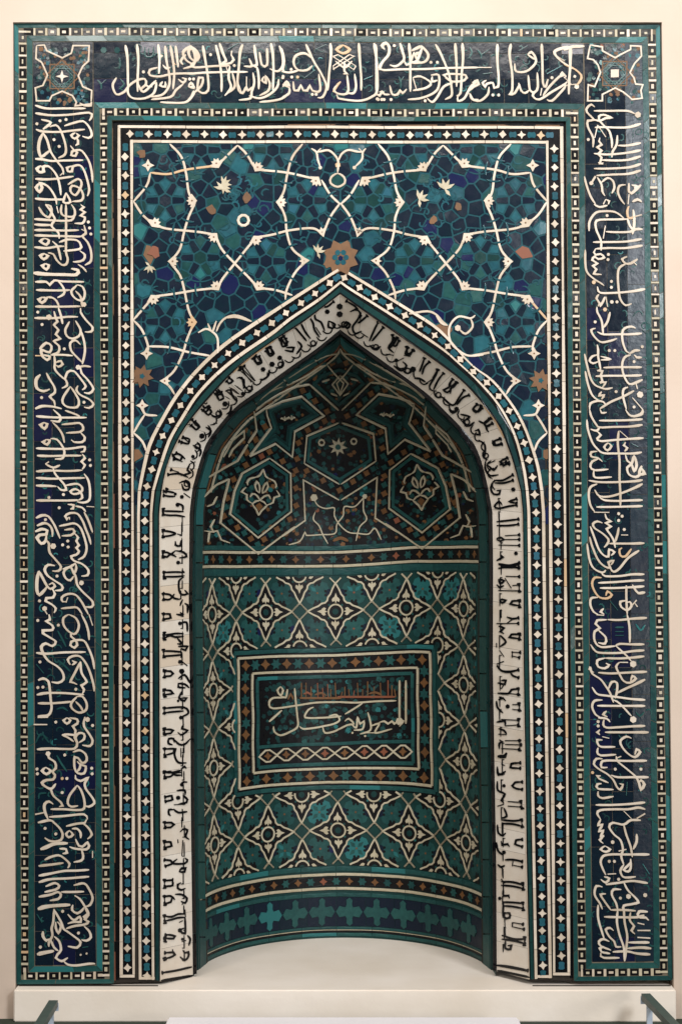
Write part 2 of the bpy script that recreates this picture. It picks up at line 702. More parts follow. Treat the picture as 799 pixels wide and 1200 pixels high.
KUFIC='''
@180 1020 9.23
120,110 210,100 215,80
120,170 210,160 205,100
120,95 125,190
300,130 265,150 265,190 310,210 350,190
120,280 190,275 235,315
120,355 160,350 190,340 205,290
120,270 130,375
235,255 310,260 365,300 345,350 300,330
310,370 330,350
120,490 200,500 270,470 350,470
120,545 200,530 270,510 350,505
120,480 130,570
345,420 350,500
280,560 320,540
345,500 345,680 290,645 340,620
290,645w50
115,730 220,735 235,710 180,695 130,695
150,685 130,770
370,700 400,740 385,810
310,765 355,755
315,740w30
125,890 220,885 235,910 180,940 125,950
210,850 215,890
130,970 120,940
320,860 340,890 380,880 380,930 340,970 290,930
95,1105w25 250,1080 420,1040
@180 900 9.23
120,45 190,40 240,75 310,75
120,95 190,90 240,50 310,45
120,30 130,115
310,0 310,90
290,180 330,150 370,150
310,180w40
255,240 340,240 345,290
270,320w50
320,290 370,340 360,370 270,390
225,395 350,390
125,310 200,300 210,340 130,360
220,450 170,450 170,500 190,515
220,440 270,480 370,470
315,440 320,520
310,530w25 310,640
125,590 200,590 225,610 190,640 130,640
120,580 130,650
290,690 320,660 370,670 350,740 390,770
265,770 270,810
320,780 310,950
115,800 190,800 200,840 120,860
120,780 130,880
120,990 190,1000 210,1030 130,1060
260,980 210,1030 340,1030 370,990 340,970
280,1120 340,1120 350,1080 310,1080 280,1120
@180 780 9.23
125,60 190,60 215,85 190,110 120,115
130,45 120,130
310,60w60
270,140 340,100 400,190
265,190 340,200 390,240
270,190 270,230 350,240
320,260 280,350 340,380 360,350 300,350
270,380w30
110,265 190,270 215,300 110,315
120,250 130,340
120,460 330,450 380,510 300,560
120,510 200,500 330,490
300,560w45
120,450 120,520
110,690 190,690 215,700 190,730 110,735
120,670 130,750
330,630 310,680 370,700 300,750 265,720
230,830 220,790 170,790 165,840 210,855
230,800 280,850 340,850 400,790
120,900 230,900 220,940 120,970
120,890 130,990
250,890 230,960 270,1045 360,1050
325,890 325,990
300,890 300,990
110,1150 200,1155 300,1130
300,1120 340,1090 360,1110
@180 660 9.23
110,100 250,95 340,100
110,145 250,145 340,135
120,90 125,170
310,70 340,100
330,150 280,190 280,290 310,340 370,330 340,290
110,330 180,340 230,380 290,390
110,390 180,390 230,330
110,325 115,400
320,390 300,430 290,460
340,430 370,450 370,540
110,550 180,550 190,590 110,605
110,540 115,615
250,550 300,560 320,550 290,530
290,650 360,640 370,740
290,650w45
110,780 180,770 240,760 330,760
110,820 180,780 240,800 330,790
120,745 125,830
260,810 310,870 260,870
270,900 370,900 350,940 300,920
110,950 200,950 310,960
110,1005 200,1000 310,990
110,930 120,1020
300,920 300,1020
290,1065w45
310,1060 370,1110
110,1160 190,1160
300,1165w45
@180 540 9.23
190,95 280,125
160,150 280,140 380,180
400,30 370,100 400,130 300,160
280,240 340,220 390,260 380,310 330,310 310,250
110,330 180,335 240,350
110,375 180,385 240,385
150,300 130,340
240,360w35
310,390w45
330,350 400,400
265,475w50
280,460 320,490 320,540
100,545 180,545 330,550
100,580 180,590 250,590 345,605
110,515 115,590
315,600 315,770
100,755 180,765 250,785
100,820 180,810 250,790
110,740 110,830
260,790 300,800
240,870 240,910 290,920 300,860
100,990 150,990 190,1010 240,970
100,1030 150,1040 190,1010 250,1040
110,970 110,1050
240,970 330,990 360,1035 280,1050
270,1100w45
@565 1020 9.23
200,120 330,125 440,155
200,160 330,170 440,195
430,130 440,210
200,90 220,110
225,200 225,270 280,270 290,300
185,300w40
210,340 330,345 440,355
220,380 330,390 440,410
430,340 440,430
225,340 225,500 290,510 290,460 240,460
240,570 245,700
320,560w30 320,610
320,560 440,580
330,610 450,635
205,700 340,740 460,740
205,740 340,760 460,790
450,715 450,810
245,760 245,840 300,850 310,810 270,810
150,1025w25 300,1040 490,1080
@565 900 9.23
160,10 170,60 210,70 240,60
230,190w40
160,140 165,240 240,280 200,350 230,380
430,150 350,155 320,190 360,220 430,230
270,360 420,370
270,410 420,420
410,350 430,440
160,410 230,390
230,430 260,520 200,540
200,560 330,570 430,560
210,600 330,605 430,630
415,550 430,640
220,600 220,710
160,610 170,700 220,730 250,700
200,790 210,830 270,820 290,850
430,770 360,780 350,820 430,850
150,800 165,890 220,940
230,910w45
240,990 330,990 430,1010
160,1040 200,1070 240,1050
330,1050 430,1070
330,990 320,1060
220,1090 220,1190
@565 780 9.23
150,0 200,50 270,70 390,45
300,75 330,110 390,130
380,30 390,55
160,185 240,200 250,160 200,160
240,190 200,250
160,295 280,300 310,260 390,250
280,300 390,310
380,240 390,320
170,370 220,350 250,380
150,380 160,450 220,510
270,440w50
320,420 400,420
320,470 400,480
390,400 400,490
200,580 390,590
240,650 390,640
390,570 390,660
150,610 240,600 240,650
170,680 230,700 260,740
170,740 260,745
180,800 210,820 180,840 180,900
240,810 400,810
240,850 420,855
200,895 400,905
400,800 400,920
160,980w40 240,980 260,940
410,1050 310,1060 300,1100 410,1110
200,1060 240,1080
160,1090 170,1180 250,1140
@565 660 9.23
170,50 390,50
170,15 280,30 390,15
250,140 400,145
180,170 230,190 190,220 170,170
240,160 310,270
150,230 180,260 230,240
320,240 400,235
170,295 400,300
390,220 400,310
180,400 210,430 250,400 210,390 180,400
410,405 320,410 300,440 400,460
390,395 400,480
200,500w30 200,590
150,650 390,650
260,580 320,600 390,590
260,650 330,600
170,680 230,700 190,740 230,760
410,770 310,770 290,800 400,815
390,755 400,830
190,780 250,850 190,900
150,860 150,910
180,940 230,1010
310,960 410,965
310,1000 400,1020
320,950 320,1020
150,1090 230,1060
160,1100 200,1160 300,1170 390,1150
@565 540 9.23
30,10 30,90 80,160 170,150
60,50 120,100 160,50
110,90w35
180,20 290,20
180,45 290,35
120,210 220,210 330,150
130,240 230,240 330,210
100,240 90,310 120,360 180,360 190,320 150,320
330,310w50
370,410 290,440 370,460
370,480 290,490 170,515 130,490 180,440 210,480
150,660 280,645 390,630
150,700 280,700 390,685
180,570 180,740
150,840 200,830 230,850 190,870 150,850
240,810 400,800
240,850 400,850
170,910 400,915
360,1000w45
150,1080 220,1040 190,1010
170,1110 290,1130 400,1100
170,1165 290,1140 400,1160
@180 430 6.66
690,10 790,110
670,20 790,130
750,180 770,180 760,190
590,85 620,110 590,130 570,110
650,90 690,85 710,150 740,180
485,165 510,220 530,210
480,210 520,190 500,170
560,190 600,180 620,230 650,270
700,210w35
380,280 400,320 440,310
360,320 410,350 440,310
380,290 360,320
410,280w30
560,290w45
610,300 600,350 570,370
500,340 530,370 480,390 450,370
470,440 500,440
300,410 330,450 370,470
270,440 340,490
410,470 450,500 430,550
380,540w45
230,550 280,590
200,580 260,600
310,610 370,650 360,700
150,690 200,680 250,720
160,720 230,740
310,700w30
280,760 330,740
@280 340 6.66
740,90 690,130 650,130
690,170w40
590,180 600,230 640,250 670,320
550,210 580,260 590,310 630,370
600,290 640,350
700,240 750,270 730,300 700,290 700,240
480,250 520,330 560,380
440,290 480,340 530,400
440,270 490,240
460,400 490,440 450,500
330,370 360,420 390,400
310,380 350,360
350,350 380,400
360,470 420,480 430,450 370,450
220,450 240,500 270,490
240,440 260,490
260,580w45
320,530w40
340,540 340,590 300,610
110,530 140,570 170,560
130,510 170,560
190,620w40
240,620 230,670 170,710
10,600 100,720
40,590 130,710
10,690 40,700 40,770
80,780 110,780
@395 340 6.66
70,85 150,140 100,170
20,130w50
20,190w50
50,270 80,300 100,270 70,250 50,270
150,150 180,180 160,230 120,290 140,340 190,320
235,200 190,240 160,260
180,200 180,260
180,330 240,370
320,250 290,310 250,400
360,290 320,340 270,400
250,430 290,460 340,440
430,350 430,400 400,450 440,490
470,370 440,420 400,460
380,500 440,510
540,440 550,500 600,470
520,510 570,520
460,550w35
440,590 500,630 540,590 510,560
520,530 460,560
680,530 660,590 640,640
720,560 680,600 660,660
590,620w50
600,690 640,690 690,720
690,730 750,690
780,620 740,690
@500 430 6.66
90,20 60,80 20,150 20,180
130,50 90,100 50,180
190,110 170,160 130,180 160,200 190,170
230,120 190,160 180,210
110,230 200,300 250,240 290,180
230,300 280,240 330,220
170,330 200,360 240,340
230,330w40
260,370 330,390 290,420
290,460 330,460 370,430
260,410 300,460
390,290 360,330 400,350 430,320
420,300 390,350
500,400 450,440 400,420
510,440 460,470 480,510
370,520 410,530 400,490 370,500
400,570 450,610 450,700
570,560 510,590
580,600 520,610 510,570
460,710 450,780
470,760 530,730
570,760 620,740
560,740 630,710
590,780 640,750
'''
TABLET='''
@280 755 6.66
320,330 295,360 320,400 340,360 320,330
320,400 360,415 375,350
350,415 260,420 230,460 260,500 430,480 600,455 799,450
430,340 440,450 450,550 455,640 400,680 320,710 270,680 265,640
230,605 280,560 330,515
799,560 700,570 540,575 510,560 540,510 580,490
470,640 500,660 600,650 650,640 740,620 785,590 760,550 700,560
650,640 670,690 740,680 799,650
@395 755 6.66
0,450 150,455 300,445 465,440
490,280 490,450 490,590
540,280 540,450 540,620
60,545 120,510 200,460
0,670 80,630 130,620 90,580 60,600
110,620 150,650 160,570 180,620 210,600 200,660 130,670
240,530 260,600 260,670 180,700
220,715
120,690
260,640 330,620 300,690 430,660
300,690 220,690
330,610 370,600 400,620 430,600 450,620 480,600 520,600 490,640
490,600w60
'''
TABLETB='''
@280 755 6.66
485,300 485,420
610,300 615,420
750,300 755,420
380,430 400,390 420,430
470,420 620,420 799,420
560,410 570,380
660,400 670,420
@395 755 6.66
0,410 100,410 240,410 460,410
240,290 240,400
400,280 400,400
30,410 40,370
130,400 135,360
450,350 460,410
@280 755 6.66
520,300 520,420
560,330 560,420
650,340 655,420
690,310 695,420
715,350 715,420
500,390 530,375 560,395
590,395 640,380 680,400
@395 755 6.66
60,330 60,410
90,350 95,410
160,300 165,410
200,350 200,410
290,330 290,410
340,300 345,410
430,320 430,410
250,385 300,375 350,395
'''
SPAN='''
@130 130 2.96
80,315 125,260 138,215
138,215 200,220 260,205 370,190
370,190 400,160 440,120
440,120 470,150 500,200
510,205 610,215 700,235
730,240 760,290 795,325
205,115 245,160 262,220 270,280 285,310
295,315 270,370 255,420 240,480 210,520
80,315 110,360 150,395
150,395 200,410 300,420 360,430
365,435 385,480 430,530 480,580 510,615
500,445 470,480 430,530 390,580 370,615
665,115 630,160 612,220 600,280 580,315
585,320 605,370 610,420 630,480 680,520
500,440 560,430 620,415 700,408 735,430
795,320 760,370 735,430
680,520 640,560 610,620 605,655
510,615 570,622 630,640
370,615 300,622 220,635 145,645
205,525 240,570 255,620 270,690 290,735
145,650 110,690 80,725
@130 330 2.96
80,135 110,170 130,225 125,250
290,140 265,200 250,250 220,310 180,345
130,225 200,228 270,245 345,258
180,345 205,365 222,392
110,430 120,460 162,465
120,460 100,490 80,525
80,525 110,555 125,590
'''
SPANSTAR='''
@130 130 2.96
130,190
370,185
505,200
290,310
575,315
718,240
150,390
365,430
500,445
738,438
205,522
680,525
370,612
510,612
145,648
285,735
@130 330 2.96
125,250
180,340
110,430
'''
HOODS='''
@225 520 6.66
600,110 765,230 770,530 510,735 290,550 325,370 385,230 600,110
285,272 240,450 215,620 510,860 799,645
85,415 180,320 285,272
120,260 240,190 350,130 430,0
@290 400 6.66
0,790 55,710 65,690 45,540
480,330 380,345 250,400 130,470 60,530
140,520 260,465 420,425 595,575 365,700 345,900 215,795 10,895 180,670 150,580 140,520
480,330 710,530
710,630 460,735 440,950
@330 520 6.66
0,725 180,600 165,280 450,440
170,150 450,315
'''
HOODC='''
@290 400 6.66
100,440 200,360 300,290 450,190 600,110 710,88
60,480 180,380 340,320 470,255 560,195 610,180
'''
HOODV='''
@290 400 6.66
620,180 690,260 750,320 720,410 660,330 720,260
580,310 640,290
650,400 700,420
@225 520 6.66
110,490 160,470 190,410
170,590 140,650 160,690 90,680
120,770 130,690 190,680 220,750 290,775
@220 380 4.44
180,690 230,600 290,550 290,590 230,650 210,690
'''
HOODV1='''
@330 520 6.66
250,420w60
250,430 280,480 340,505 410,500 410,560 450,630 520,690 600,700 680,705 730,660 780,750
650,410w40
650,410 570,490 490,490 480,560 430,630 415,700 300,710 190,715 180,690 140,760 50,790
260,530 245,590 290,640 320,710 360,780
640,420 640,520 665,590 610,650 580,760
'''
SPANC='''
@340 160 6.66
165,95 205,125 215,180 235,240
240,95 205,125
235,245w30
205,125 240,118 300,110 350,150 375,200 370,285
372,225w45
370,290 320,320 315,365 370,395 425,365 420,320 370,290
590,95 565,125 560,180 505,240
535,95 565,125
500,245w30
565,125 520,120 450,108 400,140 375,195
@470 350 6.66
60,120 200,100 270,125 320,180 360,210
270,125 310,190 360,210
575,130 540,155 450,140 390,190 370,260 385,340 440,400 520,445 640,440
540,155 555,220 500,275 450,240
440,230w50
@225 350 7.99
60,320 130,285 190,310 240,370 245,510
150,235 190,310 230,210
230,310 260,240 320,180 420,160 560,215
320,180 420,175 560,215
'''
# ---------------------------------------------------------------- materials
def mat(name,c,c2=None,rough=0.2,rvar=0.08,scale=60,bump=0.12,spec=0.38,coat=0.0,rand=0.5,tint=None):
    m=bpy.data.materials.new(name); m.use_nodes=True; nt=m.node_tree; N=nt.nodes; L=nt.links
    b=N['Principled BSDF']; c2=c2 or tuple(x*0.6 for x in c)
    tc=N.new('ShaderNodeTexCoord'); no=N.new('ShaderNodeTexNoise'); no.inputs['Scale'].default_value=scale; no.inputs['Detail'].default_value=6
    L.new(tc.outputs['Object'],no.inputs['Vector'])
    gi=N.new('ShaderNodeNewGeometry'); oi=N.new('ShaderNodeObjectInfo')
    ad=N.new('ShaderNodeMath'); ad.operation='ADD'; L.new(gi.outputs['Random Per Island'],ad.inputs[0]); L.new(oi.outputs['Random'],ad.inputs[1])
    fr=N.new('ShaderNodeMath'); fr.operation='FRACT'; L.new(ad.outputs[0],fr.inputs[0])
    mr=N.new('ShaderNodeMapRange'); mr.inputs[1].default_value=0.3; mr.inputs[2].default_value=0.72; L.new(no.outputs['Fac'],mr.inputs[0])
    mx=N.new('ShaderNodeMath'); mx.operation='MULTIPLY_ADD'; L.new(fr.outputs[0],mx.inputs[0]); mx.inputs[1].default_value=rand
    m2=N.new('ShaderNodeMath'); m2.operation='MULTIPLY'; L.new(mr.outputs[0],m2.inputs[0]); m2.inputs[1].default_value=1-rand
    L.new(m2.outputs[0],mx.inputs[2])
    mix=N.new('ShaderNodeMix'); mix.data_type='RGBA'; mix.inputs[6].default_value=(*c,1); mix.inputs[7].default_value=(*c2,1)
    L.new(mx.outputs[0],mix.inputs[0])
    out=mix.outputs[2]
    if tint:   # sparse worn or repaired pieces of another shade
        gt=N.new('ShaderNodeMath'); gt.operation='GREATER_THAN'; gt.inputs[1].default_value=1-tint[1]
        f2=N.new('ShaderNodeMath'); f2.operation='MULTIPLY'; f2.inputs[1].default_value=7.31; L.new(fr.outputs[0],f2.inputs[0])
        f3=N.new('ShaderNodeMath'); f3.operation='FRACT'; L.new(f2.outputs[0],f3.inputs[0]); L.new(f3.outputs[0],gt.inputs[0])
        mt=N.new('ShaderNodeMix'); mt.data_type='RGBA'; L.new(gt.outputs[0],mt.inputs[0]); L.new(out,mt.inputs[6]); mt.inputs[7].default_value=(*tint[0],1); out=mt.outputs[2]
    L.new(out,b.inputs['Base Color'])
    rr=N.new('ShaderNodeMapRange'); rr.inputs[3].default_value=max(0.05,rough-rvar); rr.inputs[4].default_value=rough+rvar
    n2=N.new('ShaderNodeTexNoise'); n2.inputs['Scale'].default_value=25; n2.inputs['Detail'].default_value=3; L.new(tc.outputs['Object'],n2.inputs['Vector'])
    L.new(n2.outputs['Fac'],rr.inputs[0]); L.new(rr.outputs[0],b.inputs['Roughness'])
    b.inputs['Specular IOR Level'].default_value=spec; b.inputs['Coat Weight'].default_value=coat
    bp=N.new('ShaderNodeBump'); bp.inputs['Strength'].default_value=bump; bp.inputs['Distance'].default_value=0.004
    n3=N.new('ShaderNodeTexNoise'); n3.inputs['Scale'].default_value=45; n3.inputs['Detail'].default_value=4; L.new(tc.outputs['Object'],n3.inputs['Vector'])
    L.new(n3.outputs['Fac'],bp.inputs['Height']); L.new(bp.outputs[0],b.inputs['Normal'])
    return m
M={}
M['teal']=mat('turquoise_glaze',(0.018,0.082,0.077),(0.007,0.036,0.039),tint=((0.02,0.125,0.13),0.08))
M['teal2']=mat('bright_turquoise_glaze',(0.019,0.104,0.130),(0.009,0.052,0.074),tint=((0.020,0.090,0.130),0.06))
M['tealline']=mat('turquoise_strap_glaze',(0.016,0.076,0.092),(0.008,0.042,0.058),rand=0.3)
M['tealdk']=mat('dark_green_glaze',(0.008,0.042,0.038),(0.006,0.024,0.028))
M['navy']=mat('cobalt_glaze',(0.004,0.008,0.022),(0.003,0.013,0.022),tint=((0.006,0.010,0.05),0.08))
M['ground']=mat('midnight_blue_ground_glaze',(0.003,0.005,0.014),(0.003,0.013,0.022),rough=0.16,tint=((0.005,0.007,0.030),0.10))
M['ground_glare']=mat('glare_midnight_glaze',(0.004,0.008,0.020),(0.005,0.018,0.030),rough=0.3,rvar=0.1,spec=0.3,bump=0.3)  # glare column: sheen partly put in as a bluer, rougher ground glaze
M['black']=mat('black_glaze',(0.004,0.004,0.006),(0.005,0.005,0.005),spec=0.25)
M['cream']=mat('ivory_glaze',(0.66,0.58,0.49),(0.42,0.34,0.25),rough=0.38,scale=22,tint=((0.50,0.34,0.20),0.02))
M['creamdim']=mat('aged_ivory_glaze',(0.50,0.45,0.34),(0.36,0.31,0.21),rough=0.4)
M['white']=mat('white_glaze',(0.72,0.67,0.60),(0.58,0.50,0.41),rough=0.35,scale=14,tint=((0.62,0.52,0.41),0.12))
M['ochre']=mat('unglazed_ochre',(0.17,0.080,0.030),(0.10,0.050,0.024),rough=0.6,tint=((0.19,0.065,0.035),0.15))
M['grout']=mat('dark_mortar',(0.035,0.028,0.022),(0.02,0.017,0.015),rough=0.85,spec=0.2)
M['mortar']=mat('tan_mortar',(0.17,0.14,0.10),(0.10,0.085,0.065),rough=0.9,spec=0.2)
M['wall']=mat('painted_plaster',(0.63,0.515,0.435),(0.53,0.425,0.345),rough=0.75,scale=1.6,bump=0.12,spec=0.3,rand=0.0)
M['plinth']=mat('painted_plinth',(0.86,0.79,0.72),(0.74,0.66,0.57),rough=0.6,scale=3.5,bump=0.15,spec=0.3,rand=0.0)
M['carpet']=mat('grey_green_carpet',(0.035,0.045,0.036),(0.05,0.06,0.045),rough=0.95,scale=200,bump=0.6,spec=0.1,rand=0.0)
M['panel']=mat('white_laminate',(0.86,0.84,0.88),(0.82,0.80,0.84),rough=0.4,scale=5,bump=0.02,rand=0.0)
M['metal']=mat('grey_green_painted_metal',(0.055,0.085,0.075),(0.045,0.07,0.062),rough=0.45,scale=30,rand=0.0)
M['steel']=mat('pale_painted_steel',(0.50,0.58,0.68),(0.44,0.5,0.6),rough=0.4,scale=30,rand=0.0)
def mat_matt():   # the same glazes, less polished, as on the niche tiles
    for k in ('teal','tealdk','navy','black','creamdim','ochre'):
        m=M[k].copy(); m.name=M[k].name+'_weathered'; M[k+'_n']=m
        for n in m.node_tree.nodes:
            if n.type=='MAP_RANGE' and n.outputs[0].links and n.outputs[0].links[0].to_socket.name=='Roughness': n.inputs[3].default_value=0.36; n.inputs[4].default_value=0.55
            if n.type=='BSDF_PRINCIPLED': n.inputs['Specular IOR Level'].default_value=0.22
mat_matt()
# ---------------------------------------------------------------- photo geometry -> real surfaces
ca,sa=math.cos(PITCH),math.sin(PITCH)
def ray(px,py):
    a=(px-CX)/FPX; b=-(py-CY)/FPX
    d=np.array([a, ca-b*sa, sa+b*ca]); return d
def at_y(px,py,y):
    d=ray(px,py); return CAM+d*((y-CAM[1])/d[1])
def to_px(p):
    v=np.asarray(p)-CAM; f=v[1]*ca+v[2]*sa; u=-v[1]*sa+v[2]*ca
    return CX+FPX*v[0]/f, CY-FPX*u/f
def crom(pts,step=2.5):
    pts=[np.array(p[:2],float) for p in pts]
    if len(pts)<3: return pts
    closed=np.hypot(*(pts[0]-pts[-1]))<1e-6
    P=([pts[-2]]+pts+[pts[1]]) if closed else ([2*pts[0]-pts[1]]+pts+[2*pts[-1]-pts[-2]])
    out=[]
    for i in range(1,len(P)-2):
        a,b,c,d=P[i-1],P[i],P[i+1],P[i+2]; n=max(1,int(np.hypot(*(c-b))/step))
        for k in range(n):
            t=k/n; out.append(0.5*((2*b)+(c-a)*t+(2*a-5*b+4*c-d)*t*t+(3*b-a-3*c+d)*t**3))
    out.append(P[-2]); return out
def resample(pts,step):
    pts=[np.array(p,float) for p in pts]; out=[pts[0]]
    for a,b in zip(pts,pts[1:]):
        n=max(1,int(math.ceil(np.hypot(*(b-a))/step)))
        for k in range(1,n+1): out.append(a+(b-a)*k/n)
    return out
class Curve:   # four sections: left jamb, left arch, right arch, right jamb
    def __init__(s,lj,la,ra,rj,smooth=True):
        s.sec=[resample(lj,6),resample(crom(la,6),3),resample(crom(ra,6),3),resample(rj,6)]
        s.all=np.array(s.sec[0]+s.sec[1][1:]+s.sec[2][1:]+s.sec[3][1:])
    def at(s,t):
        i=min(3,int(t)); f=t-i; q=np.array(s.sec[i]); d=np.r_[0,np.cumsum(np.hypot(*(q[1:]-q[:-1]).T))]
        return np.array([np.interp(f*d[-1],d,q[:,0]),np.interp(f*d[-1],d,q[:,1])])
    def length(s,i):
        q=np.array(s.sec[i]); return float(np.hypot(*(q[1:]-q[:-1]).T).sum())
cA=Curve([(165,1148),(163.5,900),(163,600),(164,575)],[(164,575),(169,549.6),(177,519),(192.5,489),(209,462),(231,435),(258,409),(285,389),(340,353),(367,335.5),(399,315)],
 [(399,315),(440,340),(479,364),(515,388),(551,427),(575,445),(593,466),(607,487),(618,511),(629,545),(634,575)],[(634,575),(636,600),(637,700),(640,900),(644,1146)])
cB=Curve([(180,1148),(178,900),(177.5,600),(180,575)],[(180,575),(187.5,549.6),(199,516),(214.5,489),(231,463.5),(255,438),(282,416),(319,391),(340,374),(373,352),(399,331)],
 [(399,331),(410,339),(455,367),(515,407),(535,424),(560,447),(579.6,469),(593,490),(604,514),(613,548),(617,575)],[(617,575),(619,600),(620,700),(623,900),(627.5,1147)])
cC=Curve([(188,1150),(188.5,1000),(187.5,850),(187,660),(187,600),(190,575)],[(190,575),(196,546),(208,517),(221,496),(241.5,471),(280,430),(317,402),(355,378),(398.5,345)],
 [(398.5,345),(431,368.5),(470,395.6),(521,431.5),(545,451),(567.6,476.5),(584,499),(593,520),(601,543),(609.5,575)],[(609.5,575),(612,600),(612.7,660),(613,780),(615,900),(616.5,1000),(620,1148)])
cD=Curve([(227,1142),(224.5,950),(224,850),(222,700),(223,600),(226.5,572)],[(226.5,572),(232.5,550),(240,526),(246,514),(261,494.5),(277.6,476.5),(302.5,458.5),(340,431),(370,410),(398.5,387)],
 [(398.5,387),(425,407),(455,428.6),(500,462),(519.5,481),(539,500.6),(552.6,517),(560,532),(565,547),(571,572)],[(571,572),(576,600),(576.8,660),(576.5,780),(578.5,900),(580.5,1020),(581,1138)])
DEP=0.13
def curvedist(c,px,py):
    q=c.all; a=q[:-1]; b=q[1:]; p=np.array([px,py]); ab=b-a; t=np.clip(((p-a)*ab).sum(1)/((ab*ab).sum(1)+1e-9),0,1)
    return float(np.sqrt((((a+ab*t[:,None])-p)**2).sum(1).min()))
def s_face(y):
    def f(px,py):
        return at_y(px,py,y),np.array([0,-1.0,0])
    return f
def s_splay(px,py):
    dc=curvedist(cC,px,py); dd=curvedist(cD,px,py); t=dc/(dc+dd+1e-9)
    p=at_y(px,py,DEP*t); n=np.array([0,-1.0,0]); return p,n
# niche: half-width profile from the inner arch edge at depth DEP
edge=[(at_y(x,y,DEP)[2],at_y(x,y,DEP)[0]) for x,y in cD.all]
ai=int(np.argmax([e[0] for e in edge]))
LZ,LX=np.array(edge[:ai+1]).T; RZ,RX=np.array(edge[ai:][::-1]).T
ZTOP=edge[ai][0]
def prof(z):
    l=np.interp(z,LZ,LX); r=np.interp(z,RZ,RX); Wd=max((r-l)/2,1e-3); return (l+r)/2,Wd
W0=prof(1.0)[1]; NDEP=0.66
def ndep(z):
    return NDEP*(prof(z)[1]/W0)**0.75
def ng(p):
    xc,Wd=prof(p[2]); return ((p[0]-xc)/Wd)**2+((p[1]-DEP)/ndep(p[2]))**2-1
def s_niche(px,py):
    d=ray(px,py); t0=(DEP-CAM[1])/d[1]; t1=(DEP+NDEP+0.3-CAM[1])/d[1]
    a,b=t0,t1
    pa=CAM+d*a
    if ng(pa)>=0: return pa,np.array([0,-1.0,0])
    for _ in range(26):
        m=(a+b)/2; q=CAM+d*m
        if ng(q)<0 and q[2]<ZTOP: a=m
        else: b=m
    p=CAM+d*a; e=1e-3
    g=np.array([ng(p+np.array(v)*e)-ng(p) for v in ((1,0,0),(0,1,0),(0,0,1))]); n=-g/ (np.linalg.norm(g)+1e-12)
    return p,n
_zc={}
def zc(yc):
    k=round(yc,2)
    if k not in _zc: _zc[k]=s_niche(398.5,yc)[0][2]
    return _zc[k]
TH0=-2.3
def nuv(th,yc):     # unrolled niche coordinates: angle in degrees, height as seen on the centre line
    th=th+0.14*math.sin(yc*0.11+th*0.07); z=zc(yc)+0.0006*math.sin(th*0.21+yc*0.05); t=R(th+TH0); xc,Wd=prof(z); dp=ndep(z)
    p=np.array([xc+Wd*math.sin(t),DEP+dp*math.cos(t),z]); n=np.array([-math.sin(t)/Wd,-math.cos(t)/dp,0]); n/=np.linalg.norm(n)
    px,py=to_px(p); s=min(1,max(0,(px-398)/90)); k=min(1,max(0,(930-yc)/60)); p=p+np.array([0,0,6*s*k*0.0033])
    return p,n
def s_uv(x,y): return nuv(x,y)
def s_tab(x,y): return s_niche(x,y)
CURVED=[s_uv,s_niche,s_tab,s_splay]
# ---------------------------------------------------------------- object helpers
def empty(name,loc,label=None,cat=None,parent=None,kind=None):
    o=bpy.data.objects.new(name,None); col.objects.link(o); o.location=loc; o.empty_display_size=0.1
    if label: o['label']=label
    if cat: o['category']=cat
    if parent: o.parent=parent
    if kind: o['kind']=kind
    return o
def mesh(name,v,f,m,parent=None,smooth=False,**props):
    me=bpy.data.meshes.new(name); me.from_pydata([tuple(map(float,x)) for x in v],[],f); me.materials.append(M[m] if isinstance(m,str) else m)
    if smooth: me.shade_smooth()
    o=bpy.data.objects.new(name,me); col.objects.link(o)
    if parent is not None: o.parent=parent
    for k,x in props.items(): o[k]=x
    return o
PIECES=[]
def area_of(pts):
    q=np.array(pts); x,y=q[:,0],q[:,1]; return abs(float((x*np.roll(y,-1)-y*np.roll(x,-1)).sum()))/2
def add(parent,name,m,v,f,a): PIECES.append([parent,name,m,v,f,a])
def prism(parent,name,m,pts,surf,h=0.003,base=0.0,tilt=0.0009,tl=None):
    pts=[np.array(p,float) for p in pts]
    q=np.array(pts)
    s=float((q[:,0]*np.roll(q[:,1],-1)-q[:,1]*np.roll(q[:,0],-1)).sum())
    if s>0: pts=pts[::-1]
    n=len(pts); bot=[];top=[]
    c=sum(pts)/n
    if surf in CURVED:
        big=max(np.hypot(*(p-c)) for p in pts)
        if big>4.5:
            step=3.5 if surf is not s_uv else 3.0
            e=[]
            for a_,b_ in zip(pts,pts[1:]+pts[:1]):
                k=max(1,int(np.hypot(*(b_-a_))/step)); e+=[a_+(b_-a_)*i/k for i in range(k)]
            pts=e; n=len(pts); nr=max(1,int(big/5.5)); V=[];hh=base+h
            for r_ in range(nr,0,-1):
                for p in pts:
                    q_=c+(p-c)*r_/nr; P,N=surf(q_[0],q_[1]); V.append(P+N*hh)
            P,N=surf(c[0],c[1]); V.append(P+N*hh); ci=len(V)-1; bb=len(V)
            for p in pts: P,N=surf(p[0],p[1]); V.append(P+N*base)
            Fc=[]
            for r_ in range(nr-1): Fc+=[[r_*n+i,r_*n+(i+1)%n,(r_+1)*n+(i+1)%n,(r_+1)*n+i] for i in range(n)]
            Fc+=[[(nr-1)*n+i,(nr-1)*n+(i+1)%n,ci] for i in range(n)]+[[bb+i,bb+(i+1)%n,(i+1)%n,i] for i in range(n)]
            add(parent,name,m,V,Fc,area_of(pts)); return
    if 1:
        pass
    g=rng.normal(0,tilt/8,2) if tl is None else np.array(tl)
    for p in pts:
        P,N=surf(p[0],p[1]); bot.append(P+N*base); top.append(P+N*(base+h+float(np.clip(np.dot(g,p-c),-0.0012,0.0012) if tl is None else np.dot(g,p-c))))
    v=bot+top; f=[list(range(n,2*n))]+[[i,(i+1)%n,n+(i+1)%n,n+i] for i in range(n)]
    add(parent,name,m,v,f,area_of(pts))
